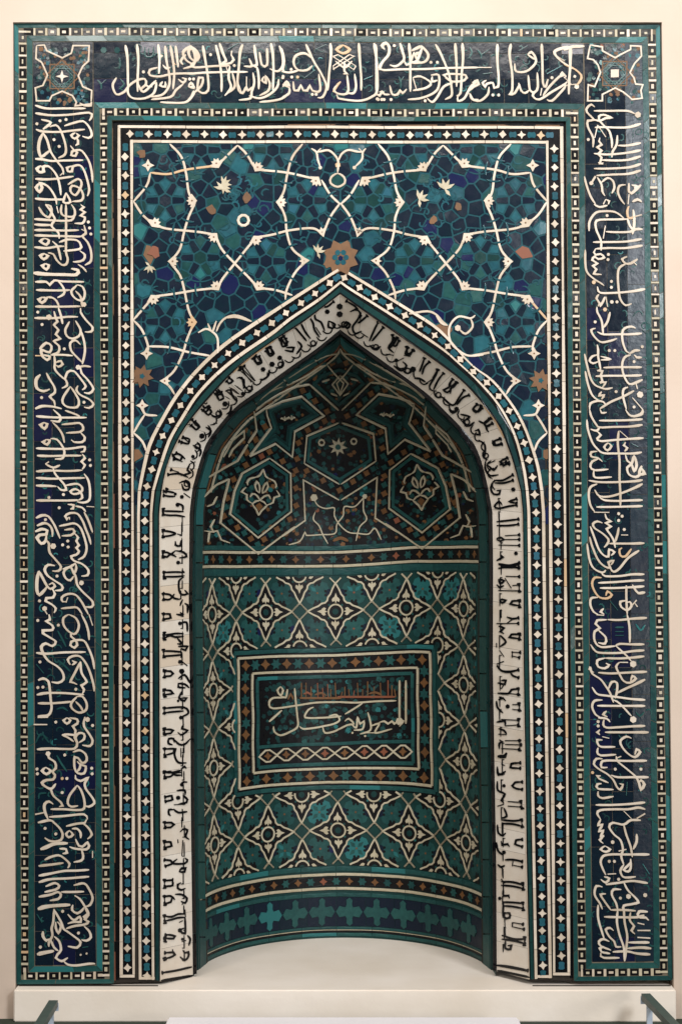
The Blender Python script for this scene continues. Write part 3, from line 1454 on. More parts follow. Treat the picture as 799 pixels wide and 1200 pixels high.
def ribbon(parent,name,m,pts,width,surf,h=0.004,base=0.0,smooth=True,step=2.5,closed=False,taper=True,uvscale=None,wf=None):
    q=crom(pts,step) if smooth else resample([p[:2] for p in pts],step)
    if len(q)<2: return
    q=[p for i,p in enumerate(q) if i==0 or np.hypot(*(p-q[i-1]))>0.05]
    if closed and np.hypot(*(q[0]-q[-1]))<0.3: q=q[:-1]
    n=len(q); v=[]; f=[]
    if n<2: return
    ws=uvscale or (1,1)
    for i,p in enumerate(q):
        a=q[(i-1)%n] if (closed or i>0) else p; b=q[(i+1)%n] if (closed or i<n-1) else p
        def nn(t):
            t=t/np.array(ws); l=np.hypot(*t)+1e-9; return np.array([-t[1],t[0]])/l
        n1=nn(p-a) if np.hypot(*(p-a))>1e-6 else nn(b-p); n2=nn(b-p) if np.hypot(*(b-p))>1e-6 else n1
        t=n1+n2; l=np.hypot(*t)
        if l<0.5: t=n1;k=1.0
        else: t=t/l; k=min(1.6,1/max(0.4,float(np.dot(t,n1))))
        hw=width/2*k*(wf(p)*(0.80+0.40*abs(t[0]*0.83+t[1]*0.56)) if wf else 1)
        if taper and not closed and n>8 and (i==1 or i==n-2): hw*=0.8
        if taper and not closed and (i==0 or i==n-1): hw*=0.45
        nx=t*np.array(ws)
        for off,hh in ((-1,0),(-0.9,h),(0,h*1.06),(0.9,h),(1,0)):
            P,N=surf(p[0]+nx[0]*hw*off,p[1]+nx[1]*hw*off); v.append(P+N*(base+hh))
    m2=n if closed else n-1
    for i in range(m2):
        j=(i+1)%n
        for k in range(4): f.append([i*5+k,j*5+k,j*5+k+1,i*5+k+1])
    if not closed: f.append([4,3,2,1,0]); f.append([(n-1)*5+k for k in range(5)])
    L=sum(np.hypot(*(q[i+1]-q[i])) for i in range(n-1)); add(parent,name,m,v,f,L*width)
def blob(parent,name,m,c,r,surf,h=0.004,base=0.0,n=6,rot=None,uvs=(1,1)):
    r0=rng.uniform(0,6) if rot is None else rot
    prism(parent,name,m,[(c[0]+r*uvs[0]*math.cos(r0+i*2*math.pi/n),c[1]+r*uvs[1]*math.sin(r0+i*2*math.pi/n)) for i in range(n)],surf,h,base)
def star(parent,name,m,c,r,r2,n,rot,surf,h=0.003,base=0.0,uvs=(1,1)):
    P=[]
    for i in range(2*n):
        a=rot+i*math.pi/n; rr=r if i%2==0 else r2; P.append((c[0]+rr*uvs[0]*math.cos(a),c[1]+rr*uvs[1]*math.sin(a)))
    prism(parent,name,m,P,surf,h,base)
def sheet(name,m,grid,parent=None,**p):
    nr,nc=len(grid),len(grid[0]); v=[x for r in grid for x in r]
    f=[[r*nc+c,(r+1)*nc+c,(r+1)*nc+c+1,r*nc+c+1] for r in range(nr-1) for c in range(nc-1)]
    return mesh(name,v,f,m,parent,**p)
def parse(txt):
    out=[];ox=oy=0;sc=9.99
    for ln in txt.strip().splitlines():
        ln=ln.strip()
        if not ln: continue
        if ln[0]=='@':
            a=ln[1:].split(); ox,oy=float(a[0]),float(a[1]); sc=float(a[2]) if len(a)>2 else 9.99; continue
        g=ln[0]=='g'; ln=ln.lstrip('g'); wd=None; pts=[]
        for t in ln.split():
            if 'w' in t: t,ww=t.split('w'); wd=float(ww)/sc
            x,y=t.split(','); pts.append((ox+float(x)/sc,oy+float(y)/sc))
        out.append((g,wd,pts))
    return out
def inscribe(parent,name,m,txt,surf,width,base,h=0.004,gname='vine_tendril',gm='teal',dotr=None,wf=None,serif=None):
    for g,wd,pts in parse(txt):
        mm=gm if g else m; nm=gname if g else name; wdt=width*(0.85 if g else 1)
        if len(pts)==1: blob(parent,nm if g else name,mm,pts[0],(wd/2 if wd else (dotr or width*0.62)),surf,h,base)
        else:
            pts=[(x+rng.normal(0,.08),y+rng.normal(0,.08)) for x,y in pts[:1]]+pts[1:]
            ribbon(parent,nm,mm,pts,(wd if (wd and wd<6) else wdt),surf,h if not g else h*0.6,base,wf=None if g else wf)
            if serif and not g: serif(pts,base,h)
            if wd and wd>=4.5: blob(parent,name,mm,pts[0],wd/2,surf,h,base)
# ================================================================ the mihrab
mih=empty('tiled_prayer_niche',(0,0,0.11),'tall turquoise and navy glazed tile prayer niche with pointed arch set in the pale wall','prayer niche')
SF=s_face(-0.012)      # outer frame surface
SI=s_face(0.0)         # inner field surface
un=[18,121,148,400,648,685,772]; us=[2.5,3.5,2.7,4,9.6,10,15]
def F(u,v):
    t=(v-28)/1125; return (u+t*np.interp(u,un,us)+0.35*math.sin(v*0.021+u), v+(u-18)/754*(2-6.5*t)+0.3*math.sin(u*0.03))
def sF(u,v): return SF(*F(u,v))
def sI(u,v): return SI(*F(u,v))
part={}
def rootpart(name,m,v,f,label=None):
    o=mesh(name,v,f,m,mih); o.location=(0,0,0); o.matrix_parent_inverse=mih.matrix_world.inverted()
    if label: o['label']=label
    part[name]=o; return o
bpy.context.view_layer.update()
def setp(o,par):
    o.parent=par; o.matrix_parent_inverse=par.matrix_world.inverted()
from mathutils import Matrix
INV=Matrix.Translation((0,0,-0.11))
def rootpart(name,m,v,f,label=None):
    o=mesh(name,v,f,m); o.parent=mih; o.matrix_parent_inverse=INV
    if label: o['label']=label
    part[name]=o; return o
def slab(quads,surf,back):   # plates with thickness between a surface and depth `back`
    v=[];f=[]
    for q in quads:
        b=len(v); P=[surf(*p)[0] for p in q]; n=len(P)
        v+=P+[np.array([p[0],back,p[2]]) for p in P]
        f.append([b+i for i in range(n)][::-1]); f+=[[b+i,b+(i+1)%n,b+n+(i+1)%n,b+n+i] for i in range(n)]; f.append([b+n+i for i in range(n)])
    return v,f
U0,U1,V0,VB=17.5,772.5,27.5,1153.0; IU0,IU1,IV=131.0,662.0,141.0
v,f=slab([[(U0,V0),(U1,V0),(U1,IV),(U0,IV)],[(U0,IV),(IU0,IV),(IU0,700),(IU0,VB),(U0,VB),(U0,700)],[(IU1,IV),(U1,IV),(U1,700),(U1,VB),(IU1,VB),(IU1,700)]],sF,0.12)
v2=[];
fr=rootpart('outer_border','mortar',v,f,'wide outer border of navy tiles with white cursive lettering')
def ring(d):  # inset ring of the inverted U, as list of edges (p,q)
    return [(U0+d,VB-d),(U0+d,V0+d),(U1-d,V0+d),(U1-d,VB-d),(IU1+d,VB-d),(IU1+d,IV-d),(IU0-d,IV-d),(IU0-d,VB-d)]
def band(d0,d1,seg,name,m,parent,surf,h=0.003,gap=0.35):
    a=ring(d0); b=ring(d1); n=len(a)
    for i in range(n):
        p0,p1=np.array(a[i]),np.array(a[(i+1)%n]); q0,q1=np.array(b[i]),np.array(b[(i+1)%n])
        L=np.hypot(*(p1-p0)); k=max(1,int(L/seg)); ts=[0]
        for j in range(1,k): ts.append((j+rng.uniform(-.3,.3))/k)
        ts.append(1)
        for t0,t1 in zip(ts,ts[1:]):
            e=gap/L; A=p0+(p1-p0)*(t0+e); B=p0+(p1-p0)*(t1-e); C=q0+(q1-q0)*(t1-e); D=q0+(q1-q0)*(t0+e)
            prism(parent,name,m,[A,B,C,D],surf,h)
band(0,5,42,'turquoise_border_tile','teal',fr,sF)
band(14.2,20.8,42,'turquoise_border_tile','teal',fr,sF)
def along(a,b,step,fn):
    a,b=np.array(a,float),np.array(b,float); L=np.hypot(*(b-a)); n=max(1,int(round(L/step))); t=(b-a)/L; nn=np.array([-t[1],t[0]])
    for i in range(n): fn(a+(b-a)*(i+0.5)/n,t,nn,i,L/n)
# bead strip: black ground, cross bars and square beads
def rect(c,t,n,a,b): return [c-t*a-n*b,c+t*a-n*b,c+t*a+n*b,c-t*a+n*b]
rc=ring(9.6)
for i in range(len(rc)):
    a=np.array(rc[i]);b=np.array(rc[(i+1)%len(rc)])
    def bead(c,t,n,k,L):
        prism(fr,'black_bead_ground','black',rect(c-t*L*0.0,t,n,L/2*0.74,3.7+rng.uniform(-.3,.3)),sF,0.002)
        prism(fr,'cream_cross_bar','creamdim' if rng.random()<.75 else 'cream',rect(c+t*L/2,t,n,1.15+rng.uniform(-.2,.25),4.3),sF,0.0032)
        prism(fr,'cream_bead','creamdim' if rng.random()<.6 else 'cream',rect(c+n*rng.uniform(-.3,.3),t,n,2.3+rng.uniform(-.6,.5),1.35+rng.uniform(-.3,.3)),sF,0.0038)
    along(a,b,14.0,bead)
# dark ground tiles of the inscription
def grid_tiles(u0,u1,v0,v1,cols,rowmin,rowmax,vert=True,tiltlast=False):
    for ci,(c0,c1) in enumerate(zip(cols,cols[1:])):
        y=v0
        while y<v1-1:
            y2=min(v1,y+rng.uniform(rowmin,rowmax))
            if v1-y2<rowmin*0.5: y2=v1
            g=0.25
            q=[(c0+g,y+g),(c1-g,y+g),(c1-g,y2-g),(c0+g,y2-g)]
            tl=None; m='ground'
            if tiltlast and ci==len(cols)-2: tl=(-0.00015+rng.normal(0,0.00002),rng.normal(0,0.00002))
            if tl: m='ground_glare'  # ground glaze variant with the glare partly in its colour
            if vert: prism(fr,'ground_tile',m,q,sF,0.0022,tl=tl,base=0.0004 if tl else 0)
            else: prism(fr,'ground_tile',m,[(b,a) for a,b in q],sF,0.0022)
            y=y2
grid_tiles(0,0,49,1131,[39,60,86,109.5],28,60)
grid_tiles(0,0,49,1131,[683.5,708,731,752],28,60,tiltlast=True)
grid_tiles(0,0,110,683,[49,62,92,120],26,60,vert=False)
SFo=lambda px,py:SF(px,py)
wl=lambda d:0.92+0.42*max(0.0,1-d/20)
inscribe(fr,'cursive_letter','cream',LEFT,SFo,2.75,0.0022,dotr=1.9,wf=lambda p:wl(max(0,p[0]-42)))
inscribe(fr,'cursive_letter','cream',RIGHT,SFo,2.7,0.0036,dotr=1.9,wf=lambda p:wl(max(0,750+(p[1]-120)*0.012-p[0])))
inscribe(fr,'cursive_letter','cream',TOP,SFo,2.75,0.0022,dotr=1.9,wf=lambda p:wl(max(0,p[1]-53)))
for g_,wd_,pt_ in parse(CORNER): ribbon(fr,'corner_medallion_line','cream',pt_,2.0,SFo,0.004,0.0022,smooth=False)
for c,k in (((73.3,90),-1),((719.6,86.5),1)):
    star(fr,'corner_star','cream',c,7.5 if k<0 else 6.5,2.4 if k<0 else 4.6,4,0 if k<0 else math.pi/4,SFo,0.004,0.0022)
    for r_,mm in ((13,'teal'),(20,'ochre'),(17,'tealdk')):
        for ro in (0,math.pi/4):
            q=[(c[0]+r_*math.cos(ro+j*math.pi/2),c[1]+r_*math.sin(ro+j*math.pi/2)) for j in range(5)]
            ribbon(fr,'medallion_strap',mm,q,1.5,SFo,0.002,0.0024,smooth=False,taper=False)
    for i in range(150):
        x,y=rng.uniform(-30,30),rng.uniform(-34,34)
        if abs(x)<8 and abs(y)<8: continue
        mm=['tealdk','teal','teal2','ochre','tealdk'][int(rng.integers(5))]
        blob(fr,'medallion_tile',mm,(c[0]+x,c[1]+y),rng.uniform(1.5,3.4),SFo,0.0012,0.0022,n=5)
# loose turquoise tendrils behind the lettering
for (x0,x1,y0,y1,n) in ((44,106,130,1120,260),(690,760,130,1120,260),(125,665,54,117,180)):
    for i in range(n):
        x=rng.uniform(x0,x1);y=rng.uniform(y0,y1);x=x if n==180 else F(x-(4 if x0>600 else 0),y)[0]
        a=rng.uniform(0,6.28); r_=rng.uniform(2.5,5.5); sw=rng.uniform(2.2,4.4); q=[]
        for k in range(7):
            f_=k/6; q.append((x+r_*(0.45+0.75*f_)*math.cos(a+sw*f_),y+r_*(0.45+0.75*f_)*math.sin(a+sw*f_)))
        if any(not(x0-1<p[0]<x1+9 and y0-2<p[1]<y1) for p in q): continue
        ribbon(fr,'vine_tendril','tealdk' if i%3==0 else 'teal',q,1.6,SFo,0.0010,0.0022)
# ---- inner field plate (behind arch borders)
def poly_face(pts,surf,back):
    P=[surf(*p)[0] for p in pts]; n=len(P); v=P+[np.array([p[0],back,p[2]]) for p in P]
    return v,P
# star frame
G=[(138.0,147.0),(658.0,147.0)]
arc=[tuple(p) for p in cC.all]
spl_pts=[F(131,141),F(662,141),F(662,1153)]+[tuple(p) for p in cC.all[::-1]]+[F(131,1153)]
import mathutils
P3=[SI(x,y)[0] for x,y in spl_pts]; P3=[p-np.array([0,-0.0,0]) for p in P3]
tri=mathutils.geometry.tessellate_polygon([[Vector((p[0],p[2],0)) for p in P3]])
nP=len(P3)
vv=P3+[p+np.array([0,0.10,0]) for p in P3]
ff=[list(t) for t in tri]+[[i+nP for i in t][::-1] for t in tri]+[[i,(i+1)%nP,nP+(i+1)%nP,nP+i] for i in range(nP)]
fld=rootpart('spandrel_panel','grout',vv,ff,'turquoise and navy mosaic field above the arch laced with white arabesque lines')
stf=rootpart('star_border','black',*slab([[(138,147),(658,147),(658,167.8),(138,167.8)],[(138,167.8),(156.2,167.8),(156.2,700),(156.2,1147),(138,1147),(138,700)],[(637.5,167.8),(658,167.8),(658,700),(658,1147),(637.5,1147),(637.5,700)]],lambda u,v:(sI(u,v)[0]+np.array([0,-0.003,0]),None),0.0),'narrow border of white stars and turquoise tiles framing the spandrels')
sS=lambda u,v:(sI(u,v)[0]+np.array([0,-0.003,0]),np.array([0,-1.0,0]))
def lineseg(parent,name,m,a,b,wd,surf,seg=38,h=0.003):
    a,b=np.array(a,float),np.array(b,float); L=np.hypot(*(b-a)); k=max(1,int(L/seg)); t=(b-a)/L; n=np.array([-t[1],t[0]]); ts=[0]+[(j+rng.uniform(-.3,.3))/k for j in range(1,k)]+[1]
    for t0,t1 in zip(ts,ts[1:]): prism(parent,name,m,[a+t*(L*t0+.25)-n*wd/2,a+t*(L*t1-.25)-n*wd/2,a+t*(L*t1-.25)+n*wd/2,a+t*(L*t0+.25)+n*wd/2],surf,h)
for (a,b) in (((139.7,1143),(139.7,147)),((139.7,148.8),(656.3,148.8)),((656.3,147),(656.3,1143)),((154.4,1143),(154.4,164)),((154.4,166),(639.4,166)),((639.4,164),(639.4,1143)),((138,1144.6),(156,1144.6)),((637.5,1144.6),(658,1144.6))):
    lineseg(stf,'white_edging_tile','cream',a,b,3.1,sS)
def starcell(parent,surf,base=0.0):
    def fn(c,t,n,i,L):
        r=4.6; ang=math.atan2(t[1],t[0])
        for s in (0,1):
            cc=c+t*(L/2*s-L/4+rng.normal(0,.25))+n*rng.normal(0,.22)
            if s==0: star(parent,'white_star','cream',cc,5.0+rng.normal(0,.25),2.7+rng.normal(0,.15),4,ang+rng.normal(0,.06),surf,0.0032,base)
            else: prism(parent,'turquoise_star_tile','teal2',[cc+t*4.6-n*1.4,cc+t*3.4-n*3.6,cc+t*0-n*2.9,cc-t*3.4-n*3.6,cc-t*4.6-n*1.4,cc-t*4.6+n*1.4,cc-t*3.4+n*3.6,cc+n*2.9,cc+t*3.4+n*3.6,cc+t*4.6+n*1.4],surf,0.003,base)
    return fn
along((147,1140),(147,168),22,starcell(stf,sS)); along((147.2,157.5),(648,157.5),22,starcell(stf,sS)); along((647.8,168),(647.8,1140),22,starcell(stf,sS))
# arch border between curves A and B
def curve_band(c0,c1,f0,f1,t0=0,t1=4,n=60):
    P=[];Q=[]
    for i in range(n+1):
        t=t0+(t1-t0)*i/n; a=c0.at(min(t,3.9999));b=c1.at(min(t,3.9999)); P.append(a+(b-a)*f0);Q.append(a+(b-a)*f1)
    return P,Q
def seg_curve(parent,name,m,c0,c1,f0,f1,seg,surf,h=0.003,base=0,gap=0.25,jit=.3):
    for i in range(4):
        L=(c0.length(i)+c1.length(i))/2; k=max(1,int(L/seg)); ts=[0]+[(j+rng.uniform(-jit,jit))/k for j in range(1,k)]+[0.99999]
        for a,b in zip(ts,ts[1:]):
            e=gap/L; m_=max(1,int((b-a)*L/9)) ; P=[];Q=[]
            for j in range(m_+1):
                t=i+a+e+(b-a-2*e)*j/m_; A=c0.at(t);B=c1.at(t); P.append(A+(B-A)*f0);Q.append(A+(B-A)*f1)
            prism(parent,name,m,P+Q[::-1],surf,h,base)
def offv(surf,o): return lambda x,y:(surf(x,y)[0]+surf(x,y)[1]*o,surf(x,y)[1])
P,Q=curve_band(cA,cB,-0.14,1.12,n=160); 
def striptube(P,Q,surf,o0,o1):
    n=len(P); v=[surf(*p)[0]+surf(*p)[1]*o1 for p in P]+[surf(*p)[0]+surf(*p)[1]*o1 for p in Q]+[surf(*p)[0]+surf(*p)[1]*o0 for p in P]+[surf(*p)[0]+surf(*p)[1]*o0 for p in Q]
    f=[]
    for i in range(n-1):
        f+= [[i,n+i,n+i+1,i+1],[2*n+i,i,i+1,2*n+i+1],[n+i,3*n+i,3*n+i+1,n+i+1]]
    f+=[[0,2*n,3*n,n],[n-1,2*n-1,4*n-1,3*n-1]]; return v,f
acb=rootpart('arch_border','black',*striptube(P,Q,SI,0.0,0.003),'white star border following the pointed arch')
S3=offv(SI,0.003)
seg_curve(acb,'white_edging_tile','cream',cA,cB,-0.12,0.09,36,S3)
seg_curve(acb,'white_edging_tile','cream',cA,cB,0.90,1.09,36,S3)
sc=starcell(acb,S3)
for i in range(4):
    L=(cA.length(i)+cB.length(i))/2; n=int(round(L/20.5))
    for k in range(n):
        t=i+(k+0.5)/n; A=cA.at(t);B=cB.at(t); c=(A+B)/2; t2=min(t+0.01,3.999); d=(cA.at(t2)+cB.at(t2))/2-c; d/=np.hypot(*d)+1e-9; sc(c,d,np.array([-d[1],d[0]]),k,L/n)
lineseg(acb,'white_edging_tile','cream',(163,1146),(182,1146),3,S3); lineseg(acb,'white_edging_tile','cream',(626,1144),(645,1144),3,S3)
# dark band B..C
seg_curve(acb,'dark_band_tile','black',cB,cC,0.12,0.34,60,SI,0.003)
seg_curve(acb,'dark_green_band_tile','tealdk',cB,cC,0.36,0.82,36,SI,0.0035)
seg_curve(acb,'dark_band_tile','black',cB,cC,0.84,0.98,60,SI,0.003)
# dark reveals between frames
for a,b,m_ in (((134.3,1150),(134.3,144),'black'),((132,144),(660,144),'black'),((660,144),(660,1150),'black')):
    lineseg(fld,'dark_channel_tile',m_,a,b,5.2,sI,60,0.0015)
lineseg(fld,'ochre_channel_tile','ochre',(132,1150),(132,150),1.6,sI,60,0.002); lineseg(fld,'ochre_channel_tile','ochre',(330,146),(655,146),1.4,sI,60,0.002)
# ---- spandrel mosaic
def inside_field(x,y,pad=2.0):
    u=x-F(x,y)[0]+x; vv_=y
    if not (F(156.5+pad,y)[0]<x<F(637.5-pad,y)[0]): return False
    if y<F(x,168+pad)[1] or y>640: return False
    return above_arch(x,y,pad)
Aall=cA.all
def arch_y(x):
    la=np.array(cA.sec[1]); ra=np.array(cA.sec[2]); 
    if x<=399: return np.interp(x,la[:,0],la[:,1],left=700)
    return np.interp(x,ra[:,0],ra[:,1],right=700)
def above_arch(x,y,pad):
    return y<arch_y(x)-pad and curvedist(cA,x,y)>pad
ros=[(194,235),(235,302),(312,306),(360,235),(194,377),(320,176),(236,176)]
seeds=[];kinds=[]
def addseed(x,y,k,dm):
    if not (150<x<649 and 160<y<640): return
    if seeds and np.min(np.hypot(np.array(seeds)[:,0]-x,np.array(seeds)[:,1]-y))<dm: return
    seeds.append((x,y)); kinds.append(k)
MX=797.5
for (x,y) in ros:
    for mir in (0,1):
        X=MX-x if mir else x
        addseed(X,y,'n',7); 
ns=list(seeds)
for (x,y) in ns:
    for i in range(6): a=math.pi/6+i*math.pi/3; addseed(x+18*math.cos(a),y+18*math.sin(a),'t',7)
for (x,y) in ns:
    for i in range(6): a=i*math.pi/3; addseed(x+15*math.cos(a),y+15*math.sin(a),'n',7)
for (x,y) in ns:
    for i in range(12): a=i*math.pi/6+math.pi/12; addseed(x+29.5*math.cos(a),y+29.5*math.sin(a),'n' if i%3 else 'm',10)
for i in range(9000): addseed(rng.uniform(152,647),rng.uniform(162,600),'r',12.2)
SD=np.array(seeds)
def clip(poly,nx,ny,c):
    out=[]
    for i in range(len(poly)):
        p,q=poly[i],poly[(i+1)%len(poly)]; dp=nx*p[0]+ny*p[1]-c; dq=nx*q[0]+ny*q[1]-c
        if dp<=0: out.append(p)
        if (dp<0<dq) or (dq<0<dp): t=dp/(dp-dq); out.append((p[0]+(q[0]-p[0])*t,p[1]+(q[1]-p[1])*t))
    return out
ochre_sp=[(399,301,22),(167,441,12),(162,533,8),(279,386,8),(181,297,9),(172,180,7)]
ochre_sp+= [(MX-x,y,r) for x,y,r in ochre_sp[1:]]
for i,(x,y) in enumerate(seeds):
    if not (155<x<644) or y<166: 
        if not(150<x<649): continue
    d=np.hypot(SD[:,0]-x,SD[:,1]-y); idx=np.argsort(d)[1:14]
    poly=[(x-16,y-16),(x+16,y-16),(x+16,y+16),(x-16,y+16)]
    for j in idx:
        nx,ny=SD[j,0]-x,SD[j,1]-y; L=math.hypot(nx,ny); nx/=L;ny/=L; mid=((SD[j,0]+x)/2*nx+(SD[j,1]+y)/2*ny)-1.05
        poly=clip(poly,nx,ny,mid)
        if len(poly)<3: break
    if len(poly)<3: continue
    for (nx,ny,cc) in ((-1,0,-(F(157,y)[0])),(1,0,F(637,y)[0]),(0,-1,-(F(x,168.5)[1]))):
        poly=clip(poly,nx,ny,cc)
        if len(poly)<3: break
    if len(poly)<3: continue
    # clip against the arch outline
    ax=Aall; dist=np.hypot(ax[:,0]-x,ax[:,1]-y); k=int(np.argmin(dist))
    if dist[k]<24:
        a=ax[max(0,k-1)];b=ax[min(len(ax)-1,k+1)]; t=(b-a)/np.hypot(*(b-a)); nn=np.array([-t[1],t[0]])  # walking up the left jamb: interior to the right
        if y>arch_y(x)-1 and curvedist(cA,x,y)>3: continue
        cc=float(np.dot(nn,ax[k]))-1.5*1
        poly=clip(poly,float(nn[0]),float(nn[1]),cc)
    elif y>arch_y(x): continue
    if len(poly)<3 or area_of(poly)<8: continue
    k=kinds[i]; rr=rng.random()
    if k=='t': m_='teal2' if rr<.7 else 'teal'
    elif k=='n': m_='navy' if rr<.88 else 'tealdk'
    elif k=='m': m_='teal' if rr<.22 else 'navy'
    else: m_='navy' if rr<.82 else ('teal' if rr<.93 else 'teal2')
    for ox,oy,orr in ochre_sp:
        if math.hypot(x-ox,y-oy)<orr*0.8 : m_='ochre'
    prism(fld,{'navy':'navy_mosaic_tile','tealdk':'navy_mosaic_tile','teal':'turquoise_mosaic_tile','teal2':'turquoise_mosaic_tile','ochre':'ochre_mosaic_tile'}[m_],m_,poly,SI,0.0028)
# turquoise strap bed visible between the tiles
bed=[F(156.5,168),F(637.5,168)]
PB=[F(156.5,168),F(637.5,168),(637,640)]+[tuple(p) for p in (np.array(cA.sec[2]+cA.sec[3][:8])[::-1])]+[tuple(p) for p in (np.array(cA.sec[0][-8:]+cA.sec[1])[::-1])]+[(160,640)]
PB3=[SI(*p)[0]+np.array([0,-0.0012,0]) for p in PB]; tr=mathutils.geometry.tessellate_polygon([[Vector((p[0],p[2],0)) for p in PB3]])
add(fld,'turquoise_strapwork_bed','tealline',PB3,[list(t) for t in tr],1e6)
def lines(parent,name,m,txt,surf,width,base,h,mirror=None,smooth=True):
    for g,wd,pts in parse(txt):
        for mir in ((0,1) if mirror else (0,)):
            P=[mirror(*p) for p in pts] if mir else pts
            if len(P)==1: blob(parent,name,m,P[0],(wd/2 if wd else width*.6),surf,h,base)
            else: ribbon(parent,name,m,P,width,surf,h,base,smooth=smooth)
mirF=lambda x,y:(MX-x,y)
lines(fld,'white_arabesque_line','cream',SPAN,SI,2.8,0.0024,0.003,mirF)
lines(fld,'white_arabesque_line','cream',SPANC,SI,2.6,0.0024,0.0034,None)
ENDS=[]
for g,wd,pts in parse(SPAN):
    q=crom(pts,2.0)
    if len(q)>6: ENDS.append((q[0],q[5])); ENDS.append((q[-1],q[-6]))
for g,wd,pts in parse(SPANSTAR):
    V=np.array(pts[0]); near=sorted([(np.hypot(*(e-V)),e,d) for e,d in ENDS],key=lambda t:t[0])[:2]
    near=[t for t in near if t[0]<8]
    if len(near)==2:
        V=(near[0][1]+near[1][1])/2; d1=near[0][2]-near[0][1]; d2=near[1][2]-near[1][1]; d1/=np.hypot(*d1); d2/=np.hypot(*d2); b_=d1+d2
        b_=b_/np.hypot(*b_) if np.hypot(*b_)>0.35 else np.array([-d1[1],d1[0]])
        if np.hypot(*(d1+d2))<0.35 and abs(V[0]-283)<60: b_=b_*(1 if np.dot(b_,V-np.array([283,240]))>0 else -1)
        w1=np.array([-b_[1],b_[0]]); w1=w1*(1 if np.dot(w1,d1)>0 else -1)
        P=[V-b_*3.4,V+d1*9-b_*1.2,V+d1*8+b_*1.6,V+w1*4.2+b_*3.6,V+w1*4.6+b_*7.4,V+w1*1.6+b_*6.4,V+b_*9.4,V-w1*1.6+b_*6.4,V-w1*4.6+b_*7.4,V-w1*4.2+b_*3.6,V+d2*8+b_*1.6,V+d2*9-b_*1.2]
        C_=V+b_*2.6
    else:
        P=[V+np.array([math.cos(a),math.sin(a)])*(7.5 if k%2==0 else 3.6) for k,a in enumerate(np.linspace(0,2*math.pi,9)[:-1])]; C_=V
    for mir in (0,1):
        Q=[((MX-p[0]) if mir else p[0],p[1]) for p in P]; prism(fld,'white_blossom','cream',Q,SI,0.0038,0.0024)
        blob(fld,'blossom_centre','ochre',((MX-C_[0]) if mir else C_[0],C_[1]),1.2,SI,0.0042,0.0024,n=5)
# turquoise straps crossing over the white lines
for g,wd,pts in parse(SPAN):
    q=crom(pts,2.0)
    if len(q)<16: continue
    for kk in ([len(q)//2] if len(q)<30 else [len(q)//3,2*len(q)//3]):
        c_=q[kk]; t_=q[kk+1]-q[kk-1]; t_/=np.hypot(*t_); n_=np.array([-t_[1],t_[0]])
        for mir in (0,1):
            pp=[c_+n_*k+t_*(0.02*k*k*(1 if kk%2 else -1)) for k in (-8,-4,0,4,8)]; pp=[((MX-p[0]) if mir else p[0],p[1]) for p in pp]
            if all(inside_field(p[0],p[1],4) for p in pp): ribbon(fld,'turquoise_strap','tealline',pp,2.6,SI,0.0036,0.0024)
# turquoise scrolls over the navy field
for i in range(70):
    x=rng.uniform(162,398);y=rng.uniform(172,520)
    if i<26: a=rng.uniform(0,6.28); x,y=283+rng.uniform(8,30)*math.cos(a),238+rng.uniform(8,32)*math.sin(a)
    a=rng.uniform(0,6.28); r_=rng.uniform(4,7.5); sw=rng.uniform(2.8,5.0)
    q=[(x+r_*(0.3+0.9*k/8)*math.cos(a+sw*k/8),y+r_*(0.3+0.9*k/8)*math.sin(a+sw*k/8)) for k in range(9)]
    for mir in (0,1):
        Q=[((MX-p[0]) if mir else p[0],p[1]) for p in q]
        if all(inside_field(p[0],p[1],3) for p in Q): ribbon(fld,'turquoise_scroll','tealline' if i%3 else 'teal2',Q,2.2,SI,0.0012,0.0026)
# teal curved straps
for (x,y) in ns:
    for i in range(6):
        a0=i*math.pi/3+rng.uniform(0,.5); r=28.3
        if rng.random()<.4: continue
        ribbon(fld,'turquoise_strap','tealline',[(x+r*math.cos(a0+k*0.26),y+r*math.sin(a0+k*0.26)) for k in range(5)],1.7,lambda px,py:SI(px,py),0.0012,0.0026) if all(inside_field(x+r*math.cos(a0+k*0.26),y+r*math.sin(a0+k*0.26),3) for k in range(5)) else None
# white lilies and ring
def lily(c,s,rot,name='white_lily'):
    for da in (-0.9,-0.3,0.35,1.0,2.4):
        a=rot+da; L=s*(1.0 if abs(da)<1.2 else .8)
        p=np.array(c); e=p+L*np.array([math.cos(a),math.sin(a)]); n=np.array([-math.sin(a),math.cos(a)])*s*0.16
        prism(fld,name,'creamdim',[p-n*.3,(p+e)/2-n,e,(p+e)/2+n,p+n*.3],SI,0.0036,0.0028)
lily((262,222),12,-2.0); lily((262,216),10,-0.9); lily((491,234),12,-0.9); lily((521,222),13,-1.5); lily((262,219),9,0.6); lily((176,312),9,1.5)
lily((372,296),10,-1.2)
for rr in (0,): ribbon(fld,'white_ring','cream',[(285.5+6.2*math.cos(a),258.5+6.2*math.sin(a)) for a in np.linspace(0,2*math.pi,11)],3.2,SI,0.004,0.0028,closed=True)
for c,r in (((248,246),6.5),((289,232),7),((507,259),6.5),((537,243),6),((181,295),9),((167,181),7),((402,398-100),5)):
    n_=9; prism(fld,'ochre_blossom','ochre',[(c[0]+r*rng.uniform(.45,1.1)*math.cos(k*2*math.pi/n_),c[1]+r*rng.uniform(.45,1.1)*math.sin(k*2*math.pi/n_)) for k in range(n_)],SI,0.0034,0.0026)
for c,r in (((167,441),14),((633,446),14),((162,533),8),((634,532),8),((279,388),10),((501,380),10)):
    if r>12: star(fld,'ochre_star_tile','ochre',c,r,r*.6,8,0.2,SI,0.0034,0.0026); star(fld,'turquoise_star_tile','teal2',(c[0],c[1]),3.5,2.2,5,0,SI,0.004,0.003)
